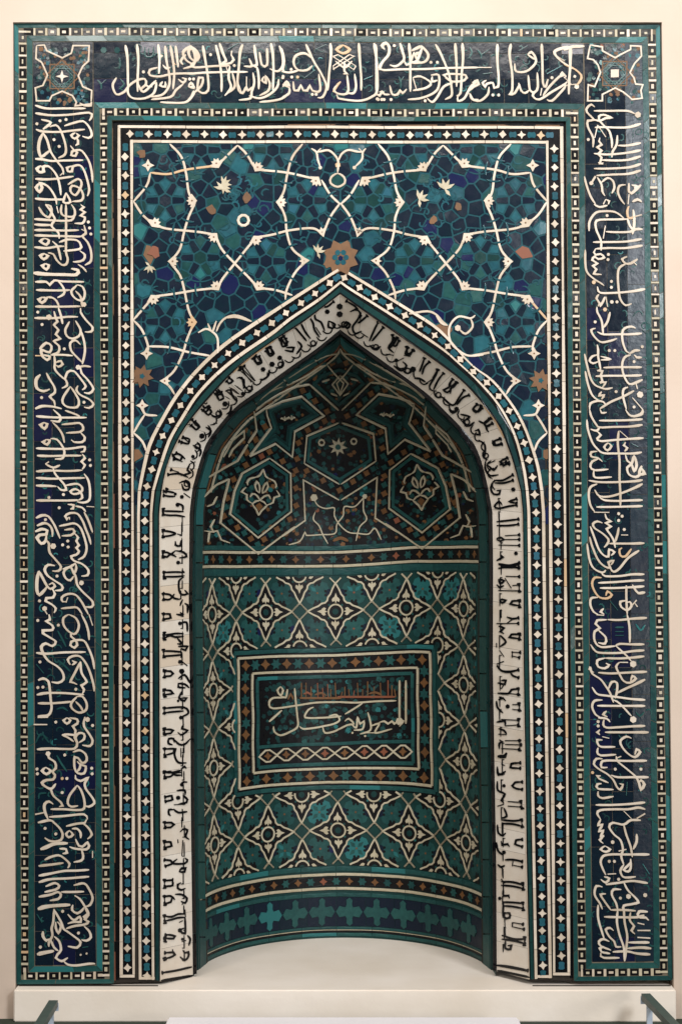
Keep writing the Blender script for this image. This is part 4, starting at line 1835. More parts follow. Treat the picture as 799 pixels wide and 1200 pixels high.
for k in range(6):
    a=k*math.pi/3; blob(fld,'turquoise_petal','teal2',(399+6.5*math.cos(a),302+6.5*math.sin(a)),3.3,SI,0.004,0.0028,n=7)
star(fld,'ochre_star_tile','ochre',(399,302),22,16,8,0.39,SI,0.0022,0.0026)
blob(fld,'navy_mosaic_tile','navy',(399,303),3.0,SI,0.0044,0.0028,n=6)
# ================================================================ lettered splay band
P,Q=curve_band(cC,cD,0.0,1.0,n=200)
def strip_solid(P,Q,surf,back):
    n=len(P); a=[surf(*p)[0] for p in P]; b=[surf(*p)[0] for p in Q]; v=a+b+[x+np.array([0,back,0]) for x in a]+[x+np.array([0,back,0]) for x in b]; f=[]
    for i in range(n-1): f+=[[i,n+i,n+i+1,i+1],[2*n+i,2*n+i+1,3*n+i+1,3*n+i]]
    return v,f
kuf=rootpart('lettered_arch_band','grout',*strip_solid(P,Q,s_splay,0.03),'slanting ivory band of black angular lettering round the arch opening')
# letters sit on ivory tiles; split by joints
seg_curve(kuf,'ivory_ground_tile','white',cC,cD,0.02,0.985,34,s_splay,0.0022,0,0.16)
seg_curve(kuf,'ivory_edge_line','cream',cC,cD,0.0,0.035,44,s_splay,0.004,0,0.2)
for c in (((190,1133.5),(226,1127)),((581,1129),(619,1136))):
    pass
def kserif(pts,base,h):
    for e,o in ((pts[0],pts[1]),(pts[-1],pts[-2])):
        e=np.array(e);o=np.array(o)
        if curvedist(cC,*e)<7.5 and np.hypot(*(e-o))>3:
            d=(e-o)/np.hypot(*(e-o)); n_=np.array([-d[1],d[0]]); prism(kuf,'letter_serif','black',[e-d*3.5,e-n_*2.5-d*0.2,e+d*0.8-n_*1.4,e+d*0.8+n_*1.4,e+n_*2.5-d*0.2],s_splay,h+0.0003,base)
inscribe(kuf,'angular_letter','black',KUFIC,s_splay,2.6,0.0024,0.0035,dotr=2.1,serif=kserif)
def near_t(c,p):
    best=(1e9,0)
    for k in range(400):
        t=k*0.01; q=c.at(t); d=np.hypot(*(q-np.array(p)))
        if d<best[0]: best=(d,t)
    return best[1]
for p in [(255.8,459),(240,478),(226.5,496),(216,516),(208.5,535),(332,398),(315,410),(302,421),(466,395.5),(480.6,409),(529.3,451),(559,478),(573,494.6),(582.6,518.6),(591.6,541)]:
    t=near_t(cC,p); o_=cC.at(t); i_=cD.at(t); p=np.array(p,float); nrm=o_-p; nrm/=np.hypot(*nrm)+1e-9; tg=np.array([-nrm[1],nrm[0]])
    top=o_-nrm*4.5; L_=8.5
    for sg in (-1,1):
        a_=top+tg*sg*3.1; ribbon(kuf,'angular_letter','black',[a_,a_-nrm*L_],2.6,s_splay,0.0036,0.0026,smooth=False)
        kserif([tuple(a_),tuple(a_-nrm*L_)],0.0026,0.0036)
    ribbon(kuf,'angular_letter','black',[top-nrm*L_-tg*3.6,top-nrm*L_+tg*3.6],2.8,s_splay,0.0037,0.0026,smooth=False)
for i_ in (0,3):
    Lc=cD.length(i_); pos=0.0
    while pos<Lc-40:
        l_=rng.uniform(8,17); t0_=i_+(pos/Lc if i_==0 else pos/Lc+0.02); t1_=i_+min(.99,((pos+l_)/Lc if i_==0 else (pos+l_)/Lc+0.02)); pos+=l_+rng.uniform(2,8)
        if (i_==0 and pos<25): continue
        fr_=rng.uniform(.72,.80); A_=cC.at(t0_)*(1-fr_)+cD.at(t0_)*fr_; B_=cC.at(t1_)*(1-fr_)+cD.at(t1_)*fr_
        ribbon(kuf,'angular_letter','black',[A_+np.array([-2.5,0])*(1 if i_==0 else -1),A_,B_],1.4,s_splay,0.0035,0.0024,smooth=False)
for i_ in (1,2):
    Lc=cC.length(i_); nn_=int(Lc/13)
    for k in range(nn_):
        t=i_+(k+.5)/nn_; a_=cD.at(t);b_=cC.at(t); nv=(b_-a_); Wb=np.hypot(*nv); nv/=Wb; tg=np.array([-nv[1],nv[0]]); c_=a_+nv*(9+rng.uniform(-1.5,2))
        s_=1 if k%2 else -1; r_=3.0
        if k%4==0: ribbon(kuf,'angular_letter','black',[c_+r_*np.array([math.cos(a),math.sin(a)]) for a in np.linspace(0,2*math.pi,8)]+[],1.6,s_splay,0.0035,0.0024,closed=True)
        ribbon(kuf,'angular_letter','black',[c_+tg*7*s_,c_+tg*3*s_-nv*3.4,c_-tg*2*s_-nv*3.0,c_-tg*5*s_+nv*1.5],1.7,s_splay,0.0035,0.0024)
seg_curve(kuf,'inner_edge_tile','black',cC,cD,0.985,1.10,60,s_splay,0.003)
ribbon(kuf,'base_line_tile','black',[(581.5,1131),(619,1138)],2.0,s_splay,0.003,0.0024,smooth=False); ribbon(kuf,'base_line_tile','black',[(582,1137),(620,1145)],3.0,s_splay,0.003,0.0024,smooth=False)
ribbon(kuf,'base_line_tile','black',[(189,1149),(226,1143)],3.0,s_splay,0.003,0.0024,smooth=False)
# ================================================================ niche
nrow=46;ncol=61; ZB=0.11
def nsurf(th,z):
    t=R(th); xc,Wd=prof(z); dp=ndep(z); return np.array([xc+Wd*math.sin(t),DEP+dp*math.cos(t),z])
ZSP=s_niche(398.5,650)[0][2]
zs=list(np.linspace(ZB,ZSP,14))
g=[[nsurf(th,z) for th in np.linspace(-90,90,ncol)] for z in zs]
def grid_solid(g):
    nr,nc=len(g),len(g[0]); v=[x for r in g for x in r]; f=[[r*nc+c,r*nc+c+1,(r+1)*nc+c+1,(r+1)*nc+c] for r in range(nr-1) for c in range(nc-1)]; return v,f
nw=rootpart('niche_wall','tealdk',*grid_solid(g),'curved lower wall of the niche in turquoise flower lattice tiles'); nw.data.shade_smooth()
zs=[ZSP+(ZTOP-0.004-ZSP)*(1-(1-k/40)**1.4) for k in range(41)]
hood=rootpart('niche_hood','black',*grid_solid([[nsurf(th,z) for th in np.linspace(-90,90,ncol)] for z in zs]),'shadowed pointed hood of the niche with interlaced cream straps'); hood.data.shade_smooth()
HW=15.3
def hband(parent,name,m,y0,y1,seg,h=0.003,base=0.0,ths=(-75,73),gap=0.1):
    L=ths[1]-ths[0]; k=max(1,int(L/seg)); ts=[ths[0]+L*j/k for j in range(k+1)]
    for a,b in zip(ts,ts[1:]):
        m_=max(1,int((b-a)/5)); X=[a+gap+(b-a-2*gap)*j/m_ for j in range(m_+1)]
        prism(parent,name,m,[(x,y0) for x in X]+[(x,y1) for x in X[::-1]],s_uv,h,base,tilt=0)
UVS=(0.36,1.0)   # degrees per centre-line pixel
def star_row(parent,yc,ths,n,r=5.6,base=0.003):
    for i in range(n):
        th=ths[0]+(ths[1]-ths[0])*(i+.5)/n
        if i%2==0: star(parent,'ochre_star_tile','ochre',(th,yc),r,r*.55,4,0,s_uv,0.0032,base,UVS)
        else:
            star(parent,'turquoise_star_tile','teal',(th,yc),r*1.15,r*.7,6,0,s_uv,0.0032,base,UVS)
# dado bands (heights measured on the centre line)
hband(nw,'turquoise_band_tile','teal',666.5,674,14); hband(nw,'cream_line_tile','creamdim',646,649,12,0.004); hband(nw,'cream_line_tile','creamdim',662,665,12,0.004)
hband(nw,'black_band_tile','black',650,661.5,20,0.002); hband(nw,'turquoise_band_tile','teal',640,645,16,0.003)
star_row(nw,655.7,(-74,72),27,4.6,0.002)
hband(nw,'turquoise_band_tile','teal',1015,1020.5,14); hband(nw,'cream_line_tile','creamdim',1023,1026,14,0.004); hband(nw,'black_band_tile','black',1027,1038.5,20,0.002); hband(nw,'cream_line_tile','creamdim',1039.5,1042.5,14,0.004)
star_row(nw,1032.7,(-74,72),27,4.6,0.002)
hband(nw,'turquoise_band_tile','teal',1046,1050.5,14); hband(nw,'navy_base_tile','navy',1051,1085,12,0.002); hband(nw,'turquoise_band_tile','teal',1085.5,1088.5,14); hband(nw,'cream_line_tile','creamdim',1089,1089.8,14,0.0028);hband(nw,'black_band_tile','black',1090,1092.5,20,0.002); hband(nw,'turquoise_band_tile','teal',1092.7,1096.5,14)
for i in range(-7,8):
    th=i*11.6+4.5
    if not(-68<th<68): continue
    a,b=8.5,16.5; cx,cy=th,1068
    pts=[(0,-b),(3.6,-b+3),(3.2,-8),(4.5,-5),(11.5,-6.5),(15.6,0),(11.5,6.5),(4.5,5),(3.2,8),(3.6,b-3),(0,b),(-3.6,b-3),(-3.2,8),(-4.5,5),(-11.5,6.5),(-15.6,0),(-11.5,-6.5),(-4.5,-5),(-3.2,-8),(-3.6,-b+3)]
    prism(nw,'turquoise_cross_tile','teal',[(cx+x*0.36,cy+y) for x,y in pts],s_uv,0.003,0.002,tilt=0)
# flower lattice
PT,PBm,PL,PR_=766.5,918.0,-45.0,42.0   # tablet outline (unrolled)
def inlat(th,yc,pad=0):
    if not (-70<th<70.5): return False
    if not(675.5+pad<yc<1014-pad): return False
    if PL-2.2<th<PR_+3.8 and PT-8<yc<PBm+8: return False
    return True
lat=[]
DY=42.7; Y0=716.5
for i in range(-5,6):
    for j in range(-1,8):
        if (i+j)%2==0: lat.append((i*HW,Y0+j*DY))
def clipline(pts,closed=True):
    run=[];runs=[]
    for p in pts:
        if inlat(*p): run.append(p)
        else:
            if len(run)>1: runs.append(run)
            run=[]
    if len(run)>1: runs.append(run)
    return runs
def q4(pts): # four-fold
    out=[]
    for k in range(4):
        c,s=[(1,0),(0,1),(-1,0),(0,-1)][k]
        out.append([(x*c-y*s,x*s+y*c) for x,y in pts])
    return out
KX=HW/41.0; KY=DY/41.0
RECTS=[(-70,70.5,675.5,758.3),(-70,70.5,926.2,1014),(-70,-47.3,758.3,926.2),(45.9,70.5,758.3,926.2)]
def lprism(name,m,pts,h,base):
    for x0,x1,y0,y1 in RECTS:
        q=[tuple(p) for p in pts]
        for nx,ny,cc in ((-1,0,-x0),(1,0,x1),(0,-1,-y0),(0,1,y1)):
            q=clip(q,nx,ny,cc)
            if len(q)<3: break
        if len(q)>=3 and area_of(q)>1.0: prism(nw,name,m,q,s_uv,h,base,tilt=0)
def lring(c,r,n=10): return [T((c[0]+r*math.cos(a),c[1]+r*math.sin(a))) for a in [2*math.pi*i/n for i in range(n)]]
def T(p): return (TX+p[0]*KX,TY+p[1]*KY)
for (tx,ty) in lat:
    TX,TY=tx,ty
    for cc in ((20.5,20.5),(-20.5,20.5)):
        x,y=cc; P8=[]
        for k in range(8):
            a_=k*math.pi/4; r_=15.5 if k%2 else 8.5; P8.append(T((x+r_*math.cos(a_),y+r_*math.sin(a_))))
        lprism('turquoise_lattice_tile','teal',lring(cc,15.5,8),0.0014,0.0)
        sx_=1 if x>0 else -1
        for k in range(4):   # navy lobes biting into the turquoise leaf
            a_=k*math.pi/2; c0=(x+13.0*math.cos(a_),y+13.0*math.sin(a_)); lprism('navy_lobe','black' if k%2 else 'navy',[T((c0[0]+(5.2*math.cos(q)*abs(math.sin(a_))+3.2*math.cos(q)*abs(math.cos(a_))),c0[1]+(5.2*math.sin(q)*abs(math.cos(a_))+3.2*math.sin(q)*abs(math.sin(a_))))) for q in np.linspace(0,2*math.pi,9)[:-1]],0.0012,0.0008)
        for k in range(4):
            a_=k*math.pi/2+math.pi/4; c0=(x+10.5*math.cos(a_),y+10.5*math.sin(a_))
            for e_ in (-.55,.55): lprism('navy_lobe','black',lring((x+9.5*math.cos(a_+e_),y+9.5*math.sin(a_+e_)),1.7,5),0.0012,0.0008)
            lprism('leaf_tile','teal',[T((x+2*math.cos(a_),y+2*math.sin(a_))),T((x+6*math.cos(a_+.4),y+6*math.sin(a_+.4))),T((x+11*math.cos(a_),y+11*math.sin(a_))),T((x+6*math.cos(a_-.4),y+6*math.sin(a_-.4)))],0.0014,0.0008)
        lprism('ochre_dot','ochre',lring(cc,1.3,5),0.001,0.0016)
    # black ground of the flower
    outl=[(0,-32),(3.5,-25.5),(6,-19.5),(8.8,-16),(9.6,-12.2),(12.2,-9.6),(16,-8.8),(19.5,-6),(25.5,-3.5)]
    full=[p for part_ in q4(outl) for p in part_]
    fp=[T(p) for p in full]
    lprism('black_flower_ground','black',fp,0.002,0.0)
    fine=[]
    for a_,b_ in zip(full,full[1:]+full[:1]):
        for k in range(3): fine.append(T((a_[0]+(b_[0]-a_[0])*k/3,a_[1]+(b_[1]-a_[1])*k/3)))
    for run in clipline(fine+fine[:1]): ribbon(nw,'cream_lattice_line','creamdim',run,1.95,s_uv,0.004,0.001,smooth=False,uvscale=(KX,KY),taper=False,step=50)
    # small square where four tips meet
    for sx,sy in ((41,0),(0,41)):
        sq=[(sx,sy-9.5),(sx+9.5,sy),(sx,sy+9.5),(sx-9.5,sy),(sx,sy-9.5)]; fn=[]
        for a_,b_ in zip(sq,sq[1:]):
            for k in range(3): fn.append(T((a_[0]+(b_[0]-a_[0])*k/3,a_[1]+(b_[1]-a_[1])*k/3)))
        for run in clipline(fn+fn[:1]): ribbon(nw,'cream_lattice_line','creamdim',run,1.7,s_uv,0.004,0.001,smooth=False,uvscale=(KX,KY),taper=False,step=50)
    # petals
    for k in range(4):
        an=k*math.pi/2; d=np.array([math.cos(an),math.sin(an)]); n_=np.array([-d[1],d[0]])
        pet=[d*9,d*12.2+n_*1.2,d*10.8+n_*3.6,d*13.2+n_*4.6,d*15.2+n_*3.4,d*16.2+n_*1.8,d*21,d*16.2-n_*1.8,d*15.2-n_*3.4,d*13.2-n_*4.6,d*10.8-n_*3.6,d*12.2-n_*1.2]
        pp=[T(p) for p in pet]
        lprism('cream_petal','creamdim',pp,0.0036,0.001)
    for run in clipline([T((8*math.cos(q),8*math.sin(q))) for q in np.linspace(0,2*math.pi,25)]): ribbon(nw,'cream_ring','creamdim',run,1.9,s_uv,0.004,0.001,smooth=False,uvscale=(KX,KY),taper=False,step=50)
    lprism('flower_eye','tealdk',lring((0,0),3.6,8),0.0026,0.001)
    for k in range(4):
        an=k*math.pi/2+math.pi/4; lprism('turquoise_petal','teal',lring((10.2*math.cos(an),10.2*math.sin(an)),1.5,5),0.0016,0.001)
# grey-green vertical edges of the niche
def edge_strip(parent,name,m,f0,f1,t0,t1,seg,h):
    for i in range(4):
        a_=[0,1,2,3][i]; L=cD.length(i); k=max(1,int(L/seg))
        for j in range(k):
            P=[];Q=[]
            for q in range(4):
                t=i+(j+0.02+0.96*q/3)/k; p=cD.at(min(t,3.9999)); t2=min(max(t,0.01),3.98); d=cD.at(t2+0.01)-cD.at(t2-0.01); d/=np.hypot(*d)+1e-9; n_=np.array([-d[1],d[0]])
                if i==0: n_=np.array([1,0.0])
                if i==3: n_=np.array([-1,0.0])
                if i in(1,2) and np.dot(n_,np.array([400,560])-p)<0: n_=-n_
                if i in (1,2):
                    w_=(t-1) if i==1 else (3-t); base_n=np.array([1,0.]) if i==1 else np.array([-1,0.]); n_=base_n*(1-min(1,w_*3))+n_*min(1,w_*3); n_/=np.hypot(*n_)
                    if w_>0.93: n_=np.array([0,1.0])*(w_-0.93)/0.07+n_*(1-(w_-0.93)/0.07); n_/=np.hypot(*n_)
                P.append(p+n_*f0);Q.append(p+n_*f1)
            prism(parent,name,m,P+Q[::-1],s_niche,h,0,tilt=0)
edge_strip(nw,'niche_edge_tile','teal',6.0,13.5,0,4,42,0.006)
edge_strip(nw,'dark_edge_tile','tealdk',4.6,5.8,0,4,60,0.004)
edge_strip(nw,'dark_edge_tile','grout',13.8,15.5,0,4,60,0.004)
def arch_line(name,m,f0,f1,h):
    for i in (1,2):
        k=max(1,int(cD.length(i)/34))
        for j in range(k):
            P=[];Q=[]
            for q in range(4):
                t=i+(j+0.01+0.98*q/3)/k; p=cD.at(min(t,3.9999)); c_=np.array([399,585.0]); d=cD.at(min(t+.01,2.999))-cD.at(max(t-.01,1.0)); d/=np.hypot(*d)+1e-9; n_=np.array([-d[1],d[0]]); n_=n_ if np.dot(n_,c_-p)>0 else -n_
                w_=(t-1) if i==1 else (3-t)
                if w_>0.93: n_=np.array([0,1.0])*(w_-0.93)/0.07+n_*(1-(w_-0.93)/0.07)
                P.append(p+n_*f0);Q.append(p+n_*f1)
            prism(hood,name,m,P+Q[::-1],s_niche,h,0.0012,tilt=0)
arch_line('ochre_edge_tile','ochre',15.5,16.8,0.003); arch_line('cream_edge_line','creamdim',19.5,20.9,0.004); arch_line('turquoise_edge_tile','tealdk',21.6,24.0,0.003)
# ---- tablet with inscription
tab=rootpart('inscription_tablet','black',*[x for x in (lambda g_:grid_solid(g_))([[nuv(th,y)[0]+nuv(th,y)[1]*0.0015 for th in np.linspace(PL-2,PR_+2,25)] for y in np.linspace(PBm+8,PT-7.5,9)])],'rectangular framed tablet of cream cursive lettering in the middle of the niche')
def uvframe(parent,name,m,a0,a1,y0,y1,wd,h=0.0045,base=0.0015):
    hw=wd/2; w2=hw*0.36
    def hb(ya,yb): 
        k=7
        for j in range(k):
            xa=a0+(a1-a0)*j/k;xb=a0+(a1-a0)*(j+1)/k; X=np.linspace(xa+.04,xb-.04,4); prism(parent,name,m,[(x,ya) for x in X]+[(x,yb) for x in X[::-1]],s_uv,h,base,tilt=0)
    hb(y0-hw,y0+hw); hb(y1-hw,y1+hw)
    for xx in (a0,a1):
        k=6
        for j in range(k):
            ya=y0+(y1-y0)*j/k;yb=y0+(y1-y0)*(j+1)/k; prism(parent,name,m,[(xx-w2,ya+.2),(xx+w2,ya+.2),(xx+w2,yb-.2),(xx-w2,yb-.2)],s_uv,h,base,tilt=0)
uvframe(tab,'turquoise_frame_tile','teal',PL-1.9,PR_+1.9,PT-4.5,PBm+4.5,4.6,0.003)
uvframe(tab,'cream_frame_tile','creamdim',PL,PR_,PT+1.5,PBm-1.5,2.8)
IL,IR=-37.6,35.6
uvframe(tab,'cream_frame_tile','creamdim',IL,IR,786.5,900.5,2.6)
def row_t(y,n,a0,a1):
    for i in range(n):
        th=a0+(a1-a0)*(i+.5)/n
        if i%2==0: star(tab,'ochre_star_tile','ochre',(th,y),6.2,3.4,4,0,s_uv,0.004,0.0015,UVS)
        else: star(tab,'turquoise_star_tile','teal',(th,y),7,3.8,6,0,s_uv,0.004,0.0015,UVS)
row_t(777,17,PL+1.5,PR_-1.5); row_t(909,17,PL+1.5,PR_-1.5)
for th in ((PL+IL)/2,(PR_+IR)/2):
    for i in range(9):
        y=790+ i*13.2
        if i%2: star(tab,'ochre_star_tile','ochre',(th,y),6,3.4,4,0,s_uv,0.004,0.0015,UVS)
        else: star(tab,'turquoise_star_tile','teal',(th,y),7,3.8,6,math.pi/6,s_uv,0.004,0.0015,UVS)
uvframe(tab,'turquoise_frame_tile','teal',IL+2.6,IR-2.6,793,895,4.0,0.003)
for i in range(420):
    th=rng.uniform(IL+4.5,IR-4.5);y=rng.uniform(798,868); blob(tab,'turquoise_ground_tile',['tealdk','teal','tealdk','black'][i%4],(th,y),rng.uniform(1.6,3.8),s_uv,0.002,0.0015,n=5,uvs=UVS)
hbn=8
ribbon(tab,'turquoise_frame_tile','teal',[(IL+3,871.5),(0,871.5),(IR-3,871.5)],4.0,s_uv,0.003,0.0015,smooth=False,uvscale=UVS,step=6,taper=False)
for i in range(8):
    th=IL+7.2+i*(IR-IL-14.4)/7; d=4.3
    ribbon(tab,'cream_diamond_line','creamdim',[(th-d,882.5),(th-1,875.8),(th+1,875.8),(th+d,882.5),(th+1,889.2),(th-1,889.2),(th-d,882.5)],1.9,s_uv,0.004,0.0015,smooth=False,closed=True,uvscale=UVS)
    star(tab,'ochre_star_tile','ochre',(th,882.5),5,2.6,4,0,s_uv,0.0035,0.0015,UVS)
inscribe(tab,'tablet_letter','creamdim',TABLET,s_tab,2.2,0.002,0.0045)
inscribe(tab,'ochre_tablet_letter','ochre',TABLETB,s_tab,2.6,0.002,0.004)
# ---- hood straps
def mirH(x,y):
    X=797-x; s=min(1,max(0,(X-398)/90)); return (X,y-6*s)
sH=s_niche
lines(hood,'cream_strap_line','creamdim',HOODS,sH,1.8,0.002,0.005,mirH,smooth=False)
lines(hood,'cream_arch_line','creamdim',HOODC,sH,1.6,0.002,0.004,mirH)
lines(hood,'cream_tendril','creamdim',HOODV,sH,1.6,0.002,0.004,mirH,smooth=False)
lines(hood,'cream_tendril','creamdim',HOODV1,sH,1.6,0.002,0.004,None)
for mr_ in (0,1):
    ax_,ay_=305,576; ang_=R(6)
    def FL(pts):
        out=[]
        for x,y in pts:
            X=ax_+0.86*(x*math.cos(ang_)-y*math.sin(ang_)); Y=ay_+0.86*(x*math.sin(ang_)+y*math.cos(ang_))
            out.append(mirH(X,Y) if mr_ else (X,Y))
        return out
    for sg in (-1,1):
        for st in ([(0,-31),(4,-22),(9,-19)],[(9,-19),(17,-16),(20,-10),(19,-7)],[(21,-4),(26,3),(19,6),(18,13),(11,17)],[(11,17),(7,22),(4,25),(0,33)],[(0,12),(5,6),(11,4),(14,9)],[(0,12),(6,14),(10,18)],[(2,2),(3,-8),(7,-13),(9,-8),(6,-1),(2,2)]):
            ribbon(hood,'cream_tendril','creamdim',FL([(sg*x,y) for x,y in st]),2.0,sH,0.004,0.002)
    prism(hood,'turquoise_leaf','teal',FL([(0,-25),(4,-16),(1.5,-9),(-1.5,-9),(-4,-16)]),sH,0.003,0.001,tilt=0)
    prism(hood,'ochre_leaf','ochre',FL([(0,27),(5,20),(0,15),(-5,20)]),sH,0.003,0.001,tilt=0)
    for sg in (-1,1):
        for c_ in ((13,-4),(12,11)):
            q_=FL([(sg*c_[0],c_[1])])[0]; blob(hood,'turquoise_leaf','teal',q_,3.0,sH,0.0025,0.001,n=6)
def offpoly(P,d):
    P=[np.array(p,float) for p in P]; n=len(P); a=sum(P[i][0]*P[(i+1)%n][1]-P[(i+1)%n][0]*P[i][1] for i in range(n)); sg=1 if a>0 else -1; out=[]
    for i in range(n):
        p,q,r=P[i-1],P[i],P[(i+1)%n]; u=(q-p)/np.hypot(*(q-p)); v_=(r-q)/np.hypot(*(r-q)); n1=np.array([u[1],-u[0]])*sg; n2=np.array([v_[1],-v_[0]])*sg
        b=n1+n2; b/= (np.hypot(*b)+1e-9); out.append(q+b*d/max(0.35,float(np.dot(b,n1))))
    return out
hexL=[(315,536.5),(340,554.5),(340.6,599.6),(301.6,630),(268.5,602.5),(274,575),(283,554.5)]
starL=[(311,478),(329,470),(353,464),(379.3,486.3),(344.8,505),(341.8,535),(322.3,519.4),(291.5,534.4),(317,500.6),(312.5,487)]
cen=[(397,494.5),(359,510.3),(356,542.5),(397.6,567),(439,541),(436,510)]
kite=[(362,449.5),(397,479.6),(432,449.5),(420,436),(397,428),(375,436)]
def alongpoly(P,step,fn,closed=True):
    n=len(P)
    for i in range(n if closed else n-1):
        a,b=P[i],P[(i+1)%n]; L=np.hypot(*(b-a)); k=max(1,int(round(L/step)))
        for j in range(k): fn(a+(b-a)*j/k,i*7+j)
for P_,mr_ in ((starL,0),(starL,1)):
    P_=[mirH(*p) if mr_ else tuple(p) for p in P_]
    for k in range(3): ribbon(hood,'turquoise_strap','tealdk',(lambda q:list(q)+[q[0]])(offpoly(P_,-7.5-2.6*k)) if k<1 else [np.mean(np.array(P_),axis=0)-np.array([8,0]),np.mean(np.array(P_),axis=0)+np.array([8,-2])],3.0,sH,0.0016,0.0008,smooth=False)
polys=[(hexL,0),(hexL,1),(starL,0),(starL,1),(cen,0),(kite,0)]
used=[]
for P,mr_ in polys:
    P=[mirH(*p) if mr_ else p for p in P]
    q=offpoly(P,-4.4)
    ribbon(hood,'turquoise_strap','teal',list(q)+[q[0]],3.6,sH,0.003,0.001,smooth=False,closed=True)
    if P is not kite:
        def dot(c,k):
            if used and np.min(np.hypot(np.array(used)[:,0]-c[0],np.array(used)[:,1]-c[1]))<7.5: return
            if c[1]>640 or curvedist(cD,*c)<14: return
            used.append(tuple(c)); star(hood,'ochre_star_tile' if len(used)%2 else 'turquoise_star_tile','ochre' if len(used)%2 else 'teal',c,4.4,2.9,4,0.3,sH,0.003,0.001)
        alongpoly(offpoly(P,6.2),10.2,dot)
# little tiles filling the hood grounds
for i in range(2600):
    x=rng.uniform(236,566);y=rng.uniform(400,640)
    if curvedist(cD,x,y)<15 or y<arch_y(x)+70: continue
    p,n_=s_niche(x,y)
    if used and np.min(np.hypot(np.array(used)[:,0]-x,np.array(used)[:,1]-y))<5: continue
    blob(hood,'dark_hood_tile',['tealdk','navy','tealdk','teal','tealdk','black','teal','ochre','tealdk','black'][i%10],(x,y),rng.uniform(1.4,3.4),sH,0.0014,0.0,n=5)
star(hood,'cream_rosette','creamdim',(396,523),11,5.5,8,0.1,sH,0.004,0.002); blob(hood,'rosette_centre','teal',(396,523),3.4,sH,0.005,0.002,n=8)
for c in ((376.5,518),(414.6,516.5)): ribbon(hood,'cream_ring','creamdim',[(c[0]+3.4*math.cos(a),c[1]+3.4*math.sin(a)) for a in np.linspace(0,2*math.pi,9)],1.8,sH,0.004,0.002,smooth=False,closed=True)
ribbon(hood,'ochre_arc','ochre',[(390,634),(399,630.5),(408,634)],4,sH,0.003,0.001)
for x,y in ((333,489),(341,488),(450,484),(458,485)):
    for k in range(3):
        a=-2.6+k*1.0; ribbon(hood,'cream_tendril','creamdim',[(x,y+3),(x+3*math.cos(a),y+2+3*math.sin(a)),(x+5.5*math.cos(a),y+3+4*math.sin(a))],1.6,sH,0.004,0.002)
# ---------------------------------------------------------------- emit pieces
CAP=285
for p in PIECES:
    if p[0].name in ('niche_wall','niche_hood','inscription_tablet') and p[2]+'_n' in M: p[2]+='_n'
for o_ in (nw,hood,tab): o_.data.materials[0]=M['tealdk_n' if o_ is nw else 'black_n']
from collections import defaultdict
by=defaultdict(list)
for p in PIECES: by[p[1]].append(p)
stuffname={}
for name,ps in by.items():
    ps.sort(key=lambda p:-p[5])
    for parent,nm,m,v,f,a in ps[:CAP]:
        o=mesh(nm,v,f,m); o.parent=parent; o.matrix_parent_inverse=INV
    rest=defaultdict(list)
    for p in ps[CAP:]: rest[(p[0].name,p[2])].append(p)
    for (pn,m),lst in rest.items():
        V=[];Fc=[]
        for p in lst:
            b=len(V); V+=p[3]; Fc+=[[b+i for i in q] for q in p[4]]
        o=mesh('small_'+name+'s' if not name.endswith('s') else 'small_'+name,V,Fc,m); o.parent=bpy.data.objects[pn]; o.matrix_parent_inverse=INV; o['kind']='stuff'
# sub-parts: undo double offset (parents carry the same inverse)
for o in bpy.data.objects:
    if o.type=='MESH' and o.parent is not None and o.parent.type=='MESH': o.matrix_parent_inverse=Matrix.Identity(4)
# ================================================================ setting
def box(name,m,x0,x1,y0,y1,z0,z1,parent=None,bev=0.0,**p):
    import bmesh
    bm=bmesh.new(); bmesh.ops.create_cube(bm,size=1)
    for v_ in bm.verts: v_.co=((x0+x1)/2+v_.co.x*(x1-x0),(y0+y1)/2+v_.co.y*(y1-y0),(z0+z1)/2+v_.co.z*(z1-z0))
    if bev: bmesh.ops.bevel(bm,geom=bm.edges[:],offset=bev,segments=2,affect='EDGES')
    me=bpy.data.meshes.new(name); bm.to_mesh(me); bm.free(); me.materials.append(M[m]); o=bpy.data.objects.new(name,me); col.objects.link(o)
    if parent is not None: o.parent=parent
    for k,x in p.items(): o[k]=x
    return o
# wall with an opening fitted round the mihrab
WF=-0.03
def wq(px,py): return at_y(px,py,WF)
xl_t,xr_t=at_y(15.5,28,WF)[0],at_y(775,28,WF)[0]; xl_b,xr_b=at_y(18.5,1153,WF)[0],at_y(789.5,1153,WF)[0]; zt=at_y(400,26.0,WF)[2]
def quadwall(P):
    v=[(x,WF,z) for x,z in P]+[(x,0.9,z) for x,z in P]; n=len(P)
    return v,[list(range(n))[::-1],list(range(n,2*n))]+[[i,(i+1)%n,n+(i+1)%n,n+i] for i in range(n)]
slope=(xl_b-xl_t)/(zt-0.11)
WP=[(-5,0),(-5,5.2),(5,5.2),(5,0),(xr_b,0),(xr_t,zt),(xl_t,zt),(xl_b,0)]
tri=mathutils.geometry.tessellate_polygon([[Vector((x,z,0)) for x,z in WP]])
n=len(WP); v=[(x,WF,z) for x,z in WP]+[(x,0.95,z) for x,z in WP]
f=[list(t) for t in tri]+[[i+n for i in t][::-1] for t in tri]+[[i,(i+1)%n,n+(i+1)%n,n+i] for i in range(n)]
wall=mesh('gallery_wall',v,f,'wall',label='smooth cream painted wall surrounding the tiled prayer niche on both sides and above',category='wall')
floor=mesh('floor',[(-8,-12,0),(8,-12,0),(8,0.9,0),(-8,0.9,0)],[[0,1,2,3]],'carpet',kind='structure')
PF=-0.075
box('plinth','plinth',xl_b+0.002,xr_b-0.002,PF,0.93,0.0,0.11,bev=0.004,label='low cream painted plinth under the tiled niche with pale niche floor on top',category='plinth')
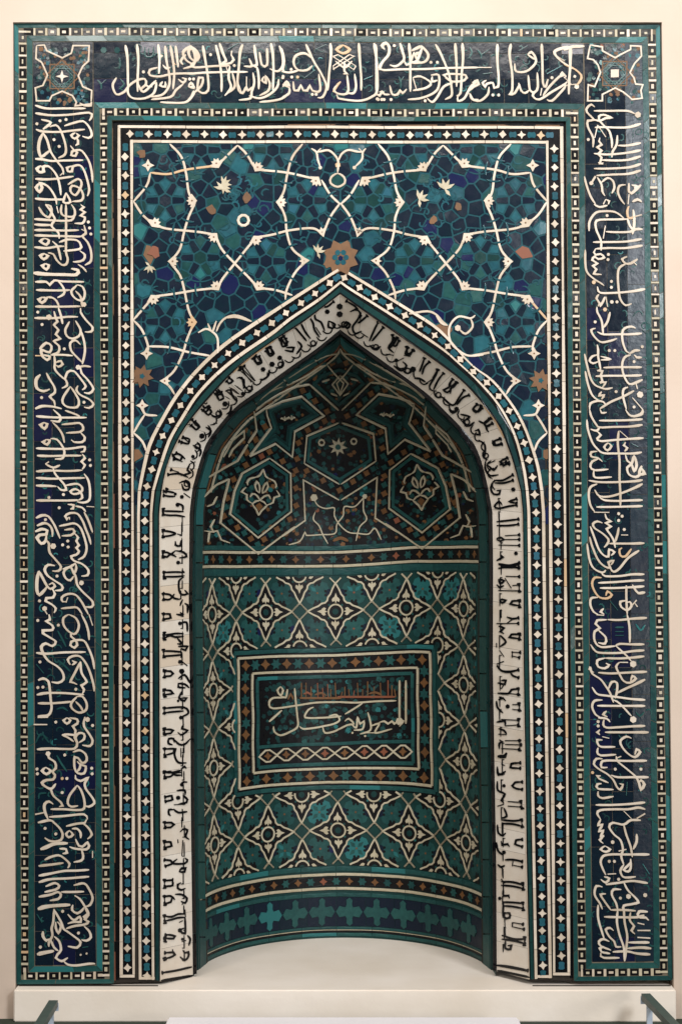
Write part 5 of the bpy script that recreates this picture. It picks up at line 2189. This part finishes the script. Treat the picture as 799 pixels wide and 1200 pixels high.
for j0,j1 in ((xl_b+0.01,at_y(186,1150,0)[0]),(at_y(623,1150,0)[0],xr_b-0.01)): box('contact_strip','grout',j0,j1,-0.0195,-0.0125,0.11,0.1125,parent=bpy.data.objects['plinth'])  # thin dark strips along the foot of the frame
# white low platform
v=[];
z1=0.058;ya=-0.235;yb=-1.5
def gx(px,y,z):   # world x of pixel column at given y,z
    return (px-CX)/FPX*((y-CAM[1])*ca+(z-CAM[2])*sa)
xa,xb=gx(197,ya,z1),gx(607,ya,z1)
box('white_floor_case','panel',xa,xb,yb,ya,0.0,z1,bev=0.006,label='flat white topped low platform on the carpet in front of the plinth',category='platform')
def bar(name,m,p,q,wd,ht,parent):
    p,q=np.array(p,float),np.array(q,float); d=q-p; d/=np.linalg.norm(d); up=np.array([0,0,1.0]); s=np.cross(d,up); s/=np.linalg.norm(s); u=np.cross(s,d)
    v=[b+s*a*wd/2+u*c*ht/2 for b in (p,q) for a,c in ((-1,-1),(1,-1),(1,1),(-1,1))]
    return mesh(name,v,[[3,2,1,0],[4,5,6,7],[0,1,5,4],[1,2,6,5],[2,3,7,6],[3,0,4,7]],m,parent)
def barrier(px,py,px2,py2,lab,sgn):
    z=0.115; 
    def onz(a,b,zz):
        d=ray(a,b); t=(zz-CAM[2])/d[2]; return CAM+d*t
    P=onz(px,py,z); Q=onz(px2,py2,z); D=(Q-P); Q=P+D/np.linalg.norm(D)*0.9
    e=empty('low_barrier',(P[0],P[1],0),lab,'barrier'); e['group']='low barriers beside the plinth'
    r=bar('rail','metal',P-[P[0],P[1],0],Q-[P[0],P[1],0],0.03,0.022,e)
    for k,t in enumerate((0.06,0.95)):
        X=(P+(Q-P)*t)-[P[0],P[1],0]; bar('post','steel' if k==0 else 'metal',(X[0],X[1],0.0),(X[0]+1e-4,X[1],z-0.011),0.018,0.018,e)
    bar('end_cap','steel',(0,0,z-0.012),(0.0,0.004,z-0.0119),0.034,0.026,e)
    bar('foot_bar','metal',(0,0,0.008),((Q-P)[0],(Q-P)[1],0.008),0.03,0.014,e)
barrier(63,1176,41,1212,'low grey green metal barrier rail near the left end of the plinth',-1)
barrier(756,1168,794,1208,'low grey green metal barrier rail near the right end of the plinth',1)
